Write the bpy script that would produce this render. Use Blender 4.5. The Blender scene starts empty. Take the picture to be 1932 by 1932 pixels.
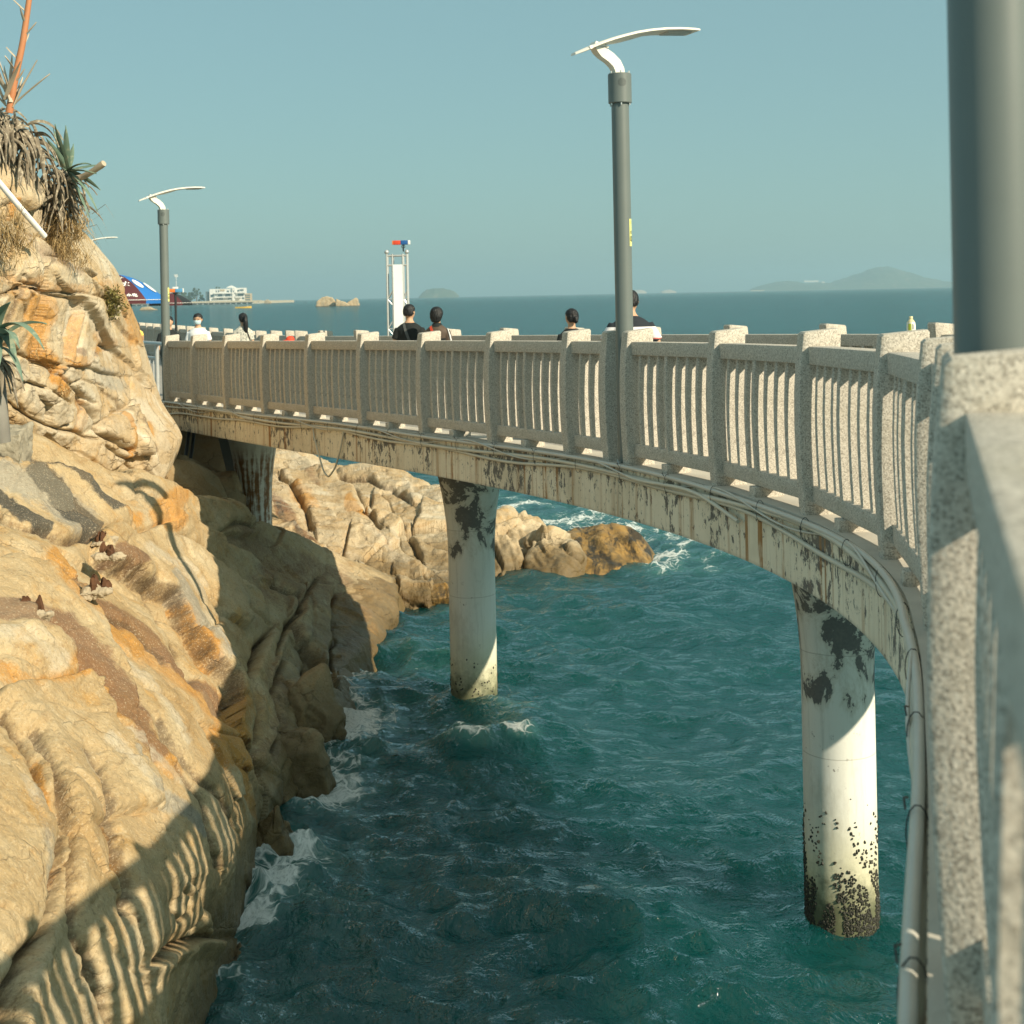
import bpy, bmesh, math, random
import numpy as np
from mathutils import Vector, Matrix, Euler
random.seed(7); rng = np.random.RandomState(7)
SC = bpy.context.scene
COL = SC.collection
# ------------------------------------------------------------------ camera model
F = 2800.0; CW = 1932.0; CX, CY = 966.0, 556.5; ROLL = math.radians(1.12)
CAM = Vector((0, 0, 5.3))
RV = Vector((math.cos(ROLL), 0, -math.sin(ROLL))); UV_ = Vector((math.sin(ROLL), 0, math.cos(ROLL)))
def U(px, py, d):
    """a point seen at photo position px,py (1932 px frame), d metres in front of the camera"""
    return CAM + Vector((0, d, 0)) + RV * ((px - CX) * d / F) + UV_ * ((CY - py) * d / F)
def dist_at(px, py, z):
    k = (RV * ((px - CX) / F) + UV_ * ((CY - py) / F)).z
    return (z - CAM.z) / k
def UZ(px, py, z=0.0):
    return U(px, py, dist_at(px, py, z))
def proj_np(P):
    d = P[:, 1]
    x = P[:, 0]; z = P[:, 2] - CAM.z
    r = x * RV.x + z * RV.z; u = x * UV_.x + z * UV_.z
    return CX + F * r / d, CY - F * u / d
cam_d = bpy.data.cameras.new("camera"); cam = bpy.data.objects.new("camera", cam_d); COL.objects.link(cam)
cam.matrix_world = Matrix.Translation(CAM) @ Matrix.Rotation(math.radians(90), 4, 'X') @ Matrix.Rotation(-ROLL, 4, 'Z')
cam_d.sensor_width = 36; cam_d.lens = 36 * F / CW; cam_d.shift_y = -(966 - CY) / CW
cam_d.clip_start = 0.05; cam_d.clip_end = 60000
cam_d.dof.use_dof = True; cam_d.dof.focus_distance = 13.0; cam_d.dof.aperture_fstop = 5.6
SC.camera = cam
# ------------------------------------------------------------------ noise
_perm = np.random.RandomState(3).permutation(256); _perm = np.r_[_perm, _perm, _perm]
_grad = np.random.RandomState(4).normal(size=(256, 3)); _grad /= np.linalg.norm(_grad, axis=1)[:, None]
def noise(P):
    P = np.asarray(P, float); i = np.floor(P).astype(int); f = P - i; i &= 255
    w = f * f * f * (f * (f * 6 - 15) + 10)
    out = 0
    for dx in (0, 1):
        for dy in (0, 1):
            for dz in (0, 1):
                h = _perm[_perm[_perm[i[:, 0] + dx] + i[:, 1] + dy] + i[:, 2] + dz]
                g = _grad[h & 255]
                n = g[:, 0] * (f[:, 0] - dx) + g[:, 1] * (f[:, 1] - dy) + g[:, 2] * (f[:, 2] - dz)
                out = out + n * (w[:, 0] if dx else 1 - w[:, 0]) * (w[:, 1] if dy else 1 - w[:, 1]) * (w[:, 2] if dz else 1 - w[:, 2])
    return out * 1.6
def fbm(P, o=4, l=2.1, g=.5):
    s = 0; a = 1; P = np.asarray(P, float)
    for k in range(o):
        s = s + a * noise(P + k * 17.3); P = P * l; a *= g
    return s
def ridged(P, o=3, l=2.1, g=.5):
    s = 0; a = 1; P = np.asarray(P, float)
    for k in range(o):
        s = s + a * (1 - np.abs(noise(P + k * 11.7)) * 2); P = P * l; a *= g
    return s
def cells(P, seed=0):
    """distance difference F2-F1 and a value per cell"""
    P = np.asarray(P, float); i = np.floor(P).astype(int); best = np.full(len(P), 9.); sec = best.copy(); val = np.zeros(len(P))
    for dx in (-1, 0, 1):
        for dy in (-1, 0, 1):
            for dz in (-1, 0, 1):
                c = i + [dx, dy, dz]; m = c & 255
                h = _perm[_perm[_perm[m[:, 0]] + m[:, 1]] + m[:, 2]]
                q = c + np.stack([_perm[h & 255] / 255., _perm[(h + 37) & 255] / 255., _perm[(h + 91) & 255] / 255.], 1)
                d = np.linalg.norm(P - q, axis=1)
                near = d < best
                sec = np.where(near, best, np.minimum(sec, d)); val = np.where(near, h / 255., val); best = np.where(near, d, best)
    return sec - best, val
def facets(P, seed=0, tilt=.35, off=.12):
    """broken planes: every cell has its own offset and its own tilt"""
    P = np.asarray(P, float); i = np.floor(P).astype(int); best = np.full(len(P), 9.); sec = best.copy(); out = np.zeros(len(P))
    for dx in (-1, 0, 1):
        for dy in (-1, 0, 1):
            for dz in (-1, 0, 1):
                c = i + [dx, dy, dz]; m = c & 255
                h = _perm[_perm[_perm[m[:, 0]] + m[:, 1]] + m[:, 2]]
                q = c + np.stack([_perm[h & 255] / 255., _perm[(h + 37) & 255] / 255., _perm[(h + 91) & 255] / 255.], 1)
                r = P - q; d = np.linalg.norm(r, axis=1); val = (h / 255. - .5) * off + np.sum(r * _grad[(h + seed * 13) & 255], axis=1) * tilt
                near = d < best; sec = np.where(near, best, np.minimum(sec, d)); out = np.where(near, val, out); best = np.where(near, d, best)
    return sec - best, out
def sstep(a, b, x):
    t = np.clip((x - a) / (b - a), 0, 1); return t * t * (3 - 2 * t)
# ------------------------------------------------------------------ scene helpers
def tag(o, label=None, cat=None, group=None, kind=None):
    if label: o["label"] = label
    if cat: o["category"] = cat
    if group: o["group"] = group
    if kind: o["kind"] = kind
    return o
def empty(name, label, cat, loc=(0, 0, 0), rz=0.0, group=None):
    o = bpy.data.objects.new(name, None); COL.objects.link(o)
    o.empty_display_size = .1
    o.matrix_basis = Matrix.Translation(Vector(loc)) @ Matrix.Rotation(rz, 4, 'Z')
    return tag(o, label, cat, group)
def link(name, me, mat, parent=None, world=True):
    o = bpy.data.objects.new(name, me); COL.objects.link(o)
    if mat is not None:
        me.materials.clear()
        for m in (mat if isinstance(mat, (list, tuple)) else [mat]): me.materials.append(m)
    if parent is not None:
        o.parent = parent
        if world:
            M = parent.matrix_basis.copy(); p = parent
            if p.parent is not None: M = p.parent.matrix_basis @ p.matrix_parent_inverse @ M
            o.matrix_parent_inverse = M.inverted()
    return o
class MB:
    def __init__(s): s.v = []; s.f = []; s.uv = None; s.mi = []
    def add(s, vs, fs, mi=0):
        b = len(s.v); s.v.extend([tuple(v) for v in vs]); s.f.extend([tuple(i + b for i in f) for f in fs]); s.mi.extend([mi] * len(fs))
    def box(s, c, size, M=None, mi=0, bev=0.0):
        hx, hy, hz = size[0] / 2, size[1] / 2, size[2] / 2
        if bev > 0:
            bm = bmesh.new(); bmesh.ops.create_cube(bm, size=1)
            for v in bm.verts: v.co = Vector((v.co.x * size[0], v.co.y * size[1], v.co.z * size[2]))
            bmesh.ops.bevel(bm, geom=bm.edges[:], offset=bev, segments=2, affect='EDGES', profile=.6)
            vs = [v.co.copy() for v in bm.verts]; bm.verts.index_update(); fs = [[v.index for v in f.verts] for f in bm.faces]; bm.free()
        else:
            vs = [Vector((x, y, z)) for x in (-hx, hx) for y in (-hy, hy) for z in (-hz, hz)]
            fs = [(0, 1, 3, 2), (4, 6, 7, 5), (0, 4, 5, 1), (2, 3, 7, 6), (0, 2, 6, 4), (1, 5, 7, 3)]
        if M is None: M = Matrix.Identity(4)
        T = Matrix.Translation(Vector(c)) @ M if len(M) == 4 else Matrix.Translation(Vector(c)) @ M.to_4x4()
        s.add([T @ v for v in vs], fs, mi)
    def rings(s, rings, closed=True, cap=True, mi=0):
        n = len(rings[0]); vs = [p for r in rings for p in r]; fs = []
        for i in range(len(rings) - 1):
            for j in range(n if closed else n - 1):
                a = i * n + j; b = i * n + (j + 1) % n; fs.append((a, b, b + n, a + n))
        if cap and closed:
            fs.append(tuple(range(n - 1, -1, -1))); fs.append(tuple((len(rings) - 1) * n + j for j in range(n)))
        s.add(vs, fs, mi)
    def tube(s, pts, r, n=10, mi=0, cap=True, flat=1.0):
        pts = [Vector(p) for p in pts]; m = len(pts); rr = r if hasattr(r, '__len__') else [r] * m
        up = Vector((0, 0, 1)); rings = []; prev = None
        for i in range(m):
            t = (pts[min(i + 1, m - 1)] - pts[max(i - 1, 0)]).normalized()
            if prev is None:
                a = t.cross(up)
                if a.length < .05: a = t.cross(Vector((0, 1, 0)))
                a.normalize()
            else:
                a = prev - t * prev.dot(t)
                if a.length < 1e-4: a = t.cross(up)
                a.normalize()
            prev = a; b = t.cross(a)
            rings.append([pts[i] + a * (rr[i] * math.cos(k * 2 * math.pi / n)) + b * (rr[i] * flat * math.sin(k * 2 * math.pi / n)) for k in range(n)])
        s.rings(rings, True, cap, mi)
    def lathe(s, prof, c=(0, 0, 0), n=24, mi=0, cap=True):
        c = Vector(c)
        s.rings([[c + Vector((r * math.cos(k * 2 * math.pi / n), r * math.sin(k * 2 * math.pi / n), z)) for k in range(n)] for r, z in prof], True, cap, mi)
    def ell(s, c, r, n=12, m=8, M=None, mi=0):
        c = Vector(c); rings = []
        for i in range(1, m):
            th = math.pi * i / m
            rg = []
            for k in range(n):
                ph = 2 * math.pi * k / n
                p = Vector((r[0] * math.sin(th) * math.cos(ph), r[1] * math.sin(th) * math.sin(ph), -r[2] * math.cos(th)))
                rg.append(c + (M @ p if M else p))
            rings.append(rg)
        s.rings(rings, True, True, mi)
    def mesh(s, name, smooth=False, ang=None):
        me = bpy.data.meshes.new(name); me.from_pydata(s.v, [], s.f)
        if any(s.mi): me.polygons.foreach_set("material_index", s.mi)
        bm = bmesh.new(); bm.from_mesh(me); bmesh.ops.recalc_face_normals(bm, faces=bm.faces); bm.to_mesh(me); bm.free()
        if smooth: me.shade_smooth()
        if ang is not None: me.set_sharp_from_angle(angle=math.radians(ang))
        me.update(); return me
    def build(s, name, mat, parent=None, smooth=False, ang=None, world=True):
        if smooth and ang is None: ang = 40
        return link(name, s.mesh(name, smooth, ang), mat, parent, world)
def set_uv(me, fn):
    uv = me.uv_layers.new(name="UVMap"); n = len(me.loops)
    vi = np.empty(n, int); me.loops.foreach_get("vertex_index", vi)
    co = np.empty(len(me.vertices) * 3); me.vertices.foreach_get("co", co); co = co.reshape(-1, 3)
    uv.data.foreach_set("uv", fn(co)[vi].astype(np.float32).ravel())
def copy_tree(o, parent=None):
    c = o.copy(); COL.objects.link(c)
    if parent is not None: c.parent = parent
    for ch in list(o.children): copy_tree(ch, c)
    return c
def grid_mesh(name, P, smooth=True):
    """P: (r,c,3) array"""
    r, c, _ = P.shape
    me = bpy.data.meshes.new(name)
    idx = np.arange(r * c).reshape(r, c)
    q = np.stack([idx[:-1, :-1], idx[:-1, 1:], idx[1:, 1:], idx[1:, :-1]], -1).reshape(-1, 4)
    me.vertices.add(r * c); me.vertices.foreach_set("co", P.reshape(-1).astype(np.float32))
    me.loops.add(len(q) * 4); me.loops.foreach_set("vertex_index", q.ravel().astype(np.int32))
    me.polygons.add(len(q)); me.polygons.foreach_set("loop_start", (np.arange(len(q)) * 4).astype(np.int32))
    me.update(calc_edges=True); me.validate()
    if smooth: me.shade_smooth()
    return me
def attr(me, name, vals):
    a = me.attributes.new(name, 'FLOAT', 'POINT'); a.data.foreach_set("value", np.asarray(vals, np.float32).ravel())
def text_mesh(body, size=1.0, bold=0.0, align='CENTER', extr=0.0):
    c = bpy.data.curves.new("lettering", 'FONT'); c.body = body; c.size = size; c.align_x = align; c.align_y = 'CENTER'; c.offset = bold; c.extrude = extr
    o = bpy.data.objects.new("lettering_tmp", c); COL.objects.link(o)
    dg = bpy.context.evaluated_depsgraph_get(); dg.update()
    me = bpy.data.meshes.new_from_object(o.evaluated_get(dg)); me.name = "lettering"
    bpy.data.objects.remove(o); bpy.data.curves.remove(c)
    return me
# ------------------------------------------------------------------ material helper
class NT:
    def __init__(s, name):
        s.m = bpy.data.materials.new(name); s.m.use_nodes = True; s.t = s.m.node_tree; s.n = s.t.nodes; s.l = s.t.links
        s.b = s.n["Principled BSDF"]; s.o = s.n["Material Output"]
    def node(s, t, **k):
        n = s.n.new(t)
        for a, b in k.items(): setattr(n, a, b)
        return n
    def put(s, sock, v):
        if hasattr(v, "is_linked") or hasattr(v, "links"): s.l.new(v, sock)
        else:
            if hasattr(sock.default_value, "__len__") and not hasattr(v, "__len__"): v = (v,) * len(sock.default_value)
            if hasattr(v, "__len__") and len(v) == 3 and len(sock.default_value) == 4: v = (*v, 1)
            sock.default_value = v
    def coord(s, kind="Object", scale=(1, 1, 1), rot=(0, 0, 0), loc=(0, 0, 0)):
        c = s.node("ShaderNodeTexCoord"); m = s.node("ShaderNodeMapping"); s.l.new(c.outputs[kind], m.inputs[0])
        m.inputs["Scale"].default_value = scale; m.inputs["Rotation"].default_value = rot; m.inputs["Location"].default_value = loc
        return m.outputs[0]
    def pos(s, scale=(1, 1, 1), rot=(0, 0, 0)):
        g = s.node("ShaderNodeNewGeometry"); m = s.node("ShaderNodeMapping"); s.l.new(g.outputs["Position"], m.inputs[0])
        m.inputs["Scale"].default_value = scale; m.inputs["Rotation"].default_value = rot
        return m.outputs[0]
    def noise(s, vec, scale=5, detail=4, rough=.55, dist=0.0, out=0):
        n = s.node("ShaderNodeTexNoise"); s.l.new(vec, n.inputs["Vector"])
        n.inputs["Scale"].default_value = scale; n.inputs["Detail"].default_value = detail; n.inputs["Roughness"].default_value = rough; n.inputs["Distortion"].default_value = dist
        return n.outputs[out]
    def vor(s, vec, scale=5, feature='F1', out="Distance", rand=1.0):
        n = s.node("ShaderNodeTexVoronoi", feature=feature); s.l.new(vec, n.inputs["Vector"]); n.inputs["Scale"].default_value = scale; n.inputs["Randomness"].default_value = rand
        return n.outputs[out]
    def math(s, op, a, b=0.0, c=0.0, clamp=False):
        n = s.node("ShaderNodeMath", operation=op, use_clamp=clamp)
        s.put(n.inputs[0], a); s.put(n.inputs[1], b)
        if op in ('MULTIPLY_ADD', 'SMOOTH_MIN'): s.put(n.inputs[2], c)
        return n.outputs[0]
    def rng(s, v, a, b, c=0.0, d=1.0, smooth=True):
        n = s.node("ShaderNodeMapRange", interpolation_type='SMOOTHSTEP' if smooth else 'LINEAR'); s.put(n.inputs[0], v)
        for i, x in enumerate((a, b, c, d)): s.put(n.inputs[i + 1], x)
        return n.outputs[0]
    def mix(s, f, a, b, mode='MIX'):
        n = s.node("ShaderNodeMix", data_type='RGBA', blend_type=mode); s.put(n.inputs[0], f); s.put(n.inputs[6], a); s.put(n.inputs[7], b)
        return n.outputs[2]
    def ramp(s, f, stops):
        n = s.node("ShaderNodeValToRGB"); s.l.new(f, n.inputs[0]); e = n.color_ramp.elements
        while len(e) < len(stops): e.new(.5)
        for x, (p, c) in zip(e, stops): x.position = p; x.color = (*c, 1) if len(c) == 3 else c
        return n.outputs[0]
    def attr(s, name):
        n = s.node("ShaderNodeAttribute", attribute_name=name); return n.outputs["Fac"]
    def sep(s, vec, i):
        n = s.node("ShaderNodeSeparateXYZ"); s.l.new(vec, n.inputs[0]); return n.outputs[i]
    def bump(s, h, strength=.5, dist=.02, prev=None):
        n = s.node("ShaderNodeBump"); s.l.new(h, n.inputs["Height"]); n.inputs["Strength"].default_value = strength; n.inputs["Distance"].default_value = dist
        if prev is not None: s.l.new(prev, n.inputs["Normal"])
        return n.outputs[0]
    def done(s, color=None, rough=None, normal=None, spec=None, metal=None):
        if color is not None: s.put(s.b.inputs["Base Color"], color)
        if rough is not None: s.put(s.b.inputs["Roughness"], rough)
        if normal is not None: s.l.new(normal, s.b.inputs["Normal"])
        if spec is not None: s.b.inputs["Specular IOR Level"].default_value = spec
        if metal is not None: s.b.inputs["Metallic"].default_value = metal
        return s.m
def plain(name, col, rough=.6, var=.12, scale=8.0, bump=0.0, spec=.4, metal=0.0):
    t = NT(name); p = t.coord("Object"); n = t.noise(p, scale, 5)
    c2 = tuple(min(1, x * (1 + var)) for x in col); c1 = tuple(x * (1 - var) for x in col)
    c = t.mix(n, c1, c2)
    nm = t.bump(t.noise(p, scale * 6, 3), bump, .01) if bump else None
    return t.done(c, rough, nm, spec, metal)
# ------------------------------------------------------------------ materials
def mat_granite(name="granite", k=1.0, warm=0.0):
    t = NT(name); p = t.coord("Object")
    g = t.vor(p, 150, out="Color"); gv = t.sep(g, 0)
    n2 = t.noise(p, 85, 3, .6); n3 = t.noise(p, 3.2, 4)
    c = t.ramp(gv, [(0.0, (.26 * k, .238 * k, .20 * k)), (.2, (.38 * k, .347 * k, .29 * k)), (.5, (.51 * k, .468 * k, .395 * k)), (1.0, (.64 * k, .595 * k, .51 * k))])
    c = t.mix(t.math('MULTIPLY', t.rng(n2, .56, .70), .45), c, (.22 * k, .205 * k, .175 * k))
    c = t.mix(t.rng(t.noise(p, 130, 2), .64, .72), c, (.62 * k, .60 * k, .54 * k))
    c = t.mix(t.math('MULTIPLY', t.rng(n3, .45, .75), .28), c, (.36 * k, .33 * k, .24 * k), 'MIX')
    nm = t.bump(t.noise(p, 110, 3), .35, .006)
    return t.done(c, .78, nm, .3)
def mat_fascia():
    t = NT("peeling_paint"); uv = t.coord("UV"); uvs = t.coord("UV", (1, .18, 1))
    base = t.mix(t.noise(uvs, 2.2, 5), (.72, .65, .50), (.85, .78, .61))
    base = t.mix(t.math('MULTIPLY', t.rng(t.noise(uv, 1.3, 4), .45, .7), .5), base, (.50, .43, .30))
    v = t.sep(uv, 1); u = t.sep(uv, 0)
    # hair streaks running down
    st = t.noise(t.coord("UV", (9, .35, 1)), 2.2, 5, .7)
    base = t.mix(t.math('MULTIPLY', t.rng(st, .52, .70), .5), base, (.27, .25, .19))
    # peeled patches
    zone = t.rng(t.noise(t.coord("UV", (1, .05, 1)), .62, 2), .40, .62)
    pn = t.noise(t.coord("UV", (2.3, 1.35, 1)), 4.2, 10, .76, .25)
    th = t.math('SUBTRACT', pn, t.math('MULTIPLY', zone, -.11))
    topb = t.rng(v, -.30, -.08, 0, .05)
    th = t.math('ADD', th, topb)
    peel = t.rng(th, .615, .635)
    pc = t.mix(t.noise(uv, 30, 4), (.085, .09, .085), (.20, .19, .165))
    c = t.mix(peel, base, pc)
    # rust runs
    rn = t.noise(t.coord("UV", (6.5, .12, 1)), 1.25, 3, .6)
    rz = t.rng(t.noise(t.coord("UV", (1, .1, 1)), .9, 2), .42, .6)
    rust = t.math('MULTIPLY', t.math('MULTIPLY', t.rng(rn, .50, .58), rz), t.rng(t.noise(t.coord("UV", (3, .8, 1)), 2.4, 5, .7), .32, .52))
    c = t.mix(rust, c, t.mix(t.noise(uv, 14, 4), (.24, .10, .03), (.42, .24, .08)))
    fl = t.math('MULTIPLY', t.rng(t.noise(uv, 17, 6, .75), .585, .62), t.rng(t.noise(t.coord("UV", (1, .6, 1)), 1.9, 3), .40, .60))
    c = t.mix(t.math('MULTIPLY', fl, .8), c, (.17, .165, .14))
    c = t.mix(t.math('MULTIPLY', t.rng(v, -.16, .0, 0, .45), t.rng(t.noise(uv, 5, 5, .7), .35, .65)), c, (.30, .25, .16))
    c = t.mix(t.rng(v, -.445, -.40, .55, 0), c, (.22, .21, .17))
    hgt = t.math('MULTIPLY_ADD', peel, -.5, t.math('MULTIPLY', t.noise(uv, 40, 4), .35))
    return t.done(c, .72, t.bump(hgt, .5, .012), .3)
def mat_pillar(name, lo, hi, rust=False):
    t = NT(name); uv = t.coord("UV"); v = t.sep(uv, 1)
    base = t.mix(t.noise(t.coord("UV", (1, .35, 1)), 2.6, 6), (.74, .75, .69), (.86, .86, .79))
    base = t.mix(t.math('MULTIPLY', t.rng(t.noise(t.coord("UV", (5, .4, 1)), 2, 5, .7), .5, .72), .35), base, (.36, .36, .31))
    yl = t.rng(t.math('ADD', v, t.math('MULTIPLY', t.noise(uv, 2.5, 4), .5)), .2, 1.5, 1, 0)
    base = t.mix(t.math('MULTIPLY', yl, .75), base, (.58, .54, .24))
    pn = t.noise(t.coord("UV", (1.15, 1, 1), loc=(.9, 0.1, 0)), 2.3, 9, .7, .5)
    band = t.math('MULTIPLY', t.rng(v, lo - .35, lo + .1), t.rng(v, hi, hi + .35, 1, 0))
    pe = t.math('ADD', pn, t.math('MULTIPLY_ADD', band, .33, -.33))
    peel = t.rng(pe, .50, .515) if not rust else t.rng(pe, .70, .72)
    edge = t.rng(pe, .40, .52) if not rust else t.rng(pe, .6, .72)
    c = t.mix(t.math('MULTIPLY', edge, .5), base, (.46, .43, .33))
    c = t.mix(peel, c, t.mix(t.noise(uv, 45, 4), (.095, .10, .10), (.20, .20, .185)))
    fl = t.math('MULTIPLY', t.rng(t.noise(uv, 11, 6, .7), .63, .66), t.rng(t.noise(uv, 1.7, 2), .42, .6))
    c = t.mix(t.math('MULTIPLY', fl, .8), c, (.19, .18, .16))
    if rust:
        rn = t.noise(t.coord("UV", (8, .5, 1)), 1.7, 4, .65); rp = t.noise(uv, 9, 6, .7)
        zz = t.math('MULTIPLY', t.rng(v, 1.0, 1.4), t.rng(v, 2.45, 2.85, 1, 0))
        r = t.math('MULTIPLY', t.rng(t.math('ADD', t.math('MULTIPLY', rn, .7), t.math('MULTIPLY', rp, .3)), .43, .56), zz)
        c = t.mix(r, c, t.mix(t.noise(uv, 20, 4), (.10, .05, .025), (.34, .17, .05)))
    for zj in (1.42, 2.28): c = t.mix(t.math('MULTIPLY', t.rng(t.math('ABSOLUTE', t.math('SUBTRACT', t.math('ADD', v, t.math('MULTIPLY', t.noise(uv, .9, 2), .05)), zj)), 0, .007, 1, 0), .45), c, (.20, .19, .15))
    c = t.mix(t.math('MULTIPLY', t.rng(t.noise(t.coord("UV", (1, .5, 1)), 1.5, 6, .7), .5, .68), .45), c, (.40, .39, .31))
    al = t.rng(t.math('ADD', v, t.math('MULTIPLY', t.noise(uv, 6, 6, .7), -.9)), -.40, .16, .9, 0)
    c = t.mix(al, c, (.07, .085, .045))
    return t.done(c, .6, t.bump(t.math('ADD', t.math('MULTIPLY', peel, -.6), t.math('MULTIPLY', t.noise(uv, 30, 4), .2)), .4, .01), .35)
def mat_rock(name, tint=(1, 1, 1), streak=(0, 0.0, .6), grain=1.0, wet=.35, dk=1.0, pale=0.0, jn=1.0, bs=0.0):
    t = NT(name); p = t.pos()
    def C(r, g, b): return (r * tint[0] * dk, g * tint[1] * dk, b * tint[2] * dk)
    nA = t.noise(p, .75, 6, .6, .4); nB = t.noise(p, 2.6, 6, .65); nC = t.noise(p, 9, 6, .7)
    c = t.ramp(nA, [(.28, C(.36, .25, .125)), (.45, C(.45, .33, .18)), (.58, C(.50, .39, .235)), (.75, C(.43, .36, .25))])
    c = t.mix(t.math('MULTIPLY', t.rng(nB, .50, .72), .6), c, C(.50, .27, .06))
    c = t.mix(t.math('MULTIPLY', t.rng(t.noise(p, 1.5, 5, .6), .52, .7), .55 + pale * .4), c, C(.60, .52, .37))
    # thin bedding streaks
    q = t.pos((1.0, .32, 1.5), (0, streak[1], streak[2])); ns = t.noise(q, 5.5, 5, .65, .3)
    c = t.mix(t.math('MULTIPLY', t.rng(ns, .54, .68), .45), c, C(.34, .20, .08))
    c = t.mix(t.math('MULTIPLY', t.rng(ns, .45, .33), .35), c, C(.60, .50, .34))
    br = t.math('ADD', t.math('MULTIPLY', t.noise(p, 3.4, 4, .6), .45), t.math('MULTIPLY', t.noise(p, 21, 8, .72), .55))
    def lay(a, col, lo=.38, hi=.62, amt=1.0):
        nonlocal c
        f = t.rng(t.math('ADD', t.attr(a), t.math('MULTIPLY', t.math('SUBTRACT', br, .5), 1.7)), lo, hi + .05)
        c = t.mix(t.math('MULTIPLY', f, amt), c, col)
    lay("st_rust", t.mix(nC, (.46, .18, .025), (.56, .31, .07)), .12, .68, .92)
    lay("st_brown", t.mix(nC, (.11, .062, .045), (.29, .155, .07)), .22, .72, .9)
    lay("st_grey", t.mix(nC, (.23, .215, .17), (.36, .34, .28)), .3, .7, .85)
    lay("st_white", t.mix(nC, (.50, .45, .34), (.64, .59, .47)), .2, .85, .75)
    lay("st_black", t.mix(nC, (.028, .03, .026), (.095, .09, .075)), .3, .6, .95)
    # darker brown along the cracks
    lay("st_crack", (.09, .055, .03), .25, .8, .85)
    # fine joints, only some of them open
    jw = t.node("ShaderNodeVectorMath", operation='MULTIPLY_ADD'); t.l.new(t.noise(p, 1.6, 4, .6, 0, 1), jw.inputs[0]); jw.inputs[1].default_value = (.5, .5, .5); t.l.new(t.pos((.9, 1.0, 1.5), (.5, .3, .4)), jw.inputs[2])
    je = t.vor(jw.outputs[0], 1.15, 'DISTANCE_TO_EDGE'); je2 = t.vor(jw.outputs[0], 3.6, 'DISTANCE_TO_EDGE')
    jm = t.rng(t.noise(p, .9, 3), .46, .6); jm2 = t.rng(t.noise(p, 1.3, 3, .5, 1.0), .54, .64)
    joint = t.math('MAXIMUM', t.math('MULTIPLY', t.rng(je, 0, .022, 1, 0), jm), t.math('MULTIPLY', t.rng(je2, 0, .035, .8, 0), jm2))
    c = t.mix(t.math('MULTIPLY', joint, .62 * jn), c, (.10, .06, .03))
    # every broken block has its own tone
    jc = t.sep(t.vor(jw.outputs[0], 1.15, 'F1', "Color"), 0)
    c = t.mix(t.math('MULTIPLY', t.rng(jc, .35, .9), .28 * jn), c, C(.62, .54, .38)); c = t.mix(t.math('MULTIPLY', t.rng(jc, .4, .0), .30 * jn), c, C(.40, .26, .11))
    # grain
    gr = t.noise(p, 34, 5, .75)
    c = t.mix(t.math('MULTIPLY', t.rng(gr, .50, .64), .42 * grain), c, C(.17, .12, .07))
    c = t.mix(t.math('MULTIPLY', t.rng(t.noise(p, 55, 4, .7), .54, .66), .42 * grain), c, C(.68, .60, .45))
    # tide line: wet, weeded rock near the water
    z = t.math('ADD', t.sep(p, 2), t.math('MULTIPLY', t.math('SUBTRACT', t.noise(p, 1.6, 5, .65), .5), -1.0))
    w = t.rng(z, wet * .25, wet + .35, 1, 0)
    c = t.mix(t.math('MULTIPLY', w, .85), c, t.mix(nC, (.05, .04, .02), (.17, .11, .035)))
    if bs:
        qs = t.noise(t.pos((1.6, .5, .35), (.3, .5, .5)), 2.6, 7, .7, .5)
        c = t.mix(t.rng(nB, .4, .62), c, t.mix(nC, (.28, .15, .04), (.42, .27, .085)))
        c = t.mix(t.math('MULTIPLY', t.rng(qs, .47, .60), bs), c, (.022, .022, .018))
    ro = t.math('MULTIPLY_ADD', w, -.52, .86)
    h = t.math('ADD', t.math('MULTIPLY', t.noise(p, 14, 7, .7), .8), t.math('MULTIPLY_ADD', joint, -.5 * jn, t.math('MULTIPLY', t.noise(p, 75, 3, .7), .18)))
    nm = t.bump(h, .9, .036); nm = t.bump(ns, .18, .015, nm)
    return t.done(c, ro, nm, .3)
M = {}
M["granite"] = mat_granite(); M["fascia"] = mat_fascia()
M["granite_old"] = mat_granite("granite_weathered", .92)
M["deck"] = None
def mat_deck():
    t = NT("deck_paving"); p = t.pos(); b = t.node("ShaderNodeTexBrick"); t.l.new(t.pos((1, 1, 1), (0, 0, .55)), b.inputs[0])
    b.inputs["Scale"].default_value = 2.2; b.inputs["Mortar Size"].default_value = .012; b.inputs["Color1"].default_value = (.30, .29, .26, 1); b.inputs["Color2"].default_value = (.36, .345, .31, 1); b.inputs["Mortar"].default_value = (.16, .155, .14, 1)
    c = t.mix(t.math('MULTIPLY', t.noise(p, 3, 5), .5), b.outputs[0], (.30, .28, .24)); return t.done(c, .8, t.bump(t.noise(p, 60, 3), .2, .005), .3)
M["deck"] = mat_deck()
M["concrete"] = plain("concrete", (.33, .32, .28), .85, .3, 4, .3)
M["concrete_old"] = plain("weathered_concrete", (.30, .27, .20), .9, .5, 9, .8)
M["edge"] = plain("edge_concrete", (.50, .47, .40), .85, .2, 5, .3)
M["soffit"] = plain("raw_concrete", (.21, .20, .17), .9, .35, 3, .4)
M["pole"] = plain("grey_pole_paint", (.135, .16, .15), .42, .10, 5, .0, .5)
M["pole_scuffed"] = M["pole"]
M["lampwhite"] = plain("white_lamp_paint", (.80, .77, .68), .4, .04, 5, 0, .5)
M["lampgrey"] = plain("lamp_lens", (.45, .46, .44), .3, .05, 9)
M["steel"] = plain("galvanised_steel", (.48, .50, .49), .38, .15, 12, .1, .5, .35)
M["bolt"] = plain("bright_bolt", (.7, .7, .66), .3, .05, 30, 0, .5, .6)
M["dark"] = plain("black_plastic", (.02, .024, .024), .5)
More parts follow.
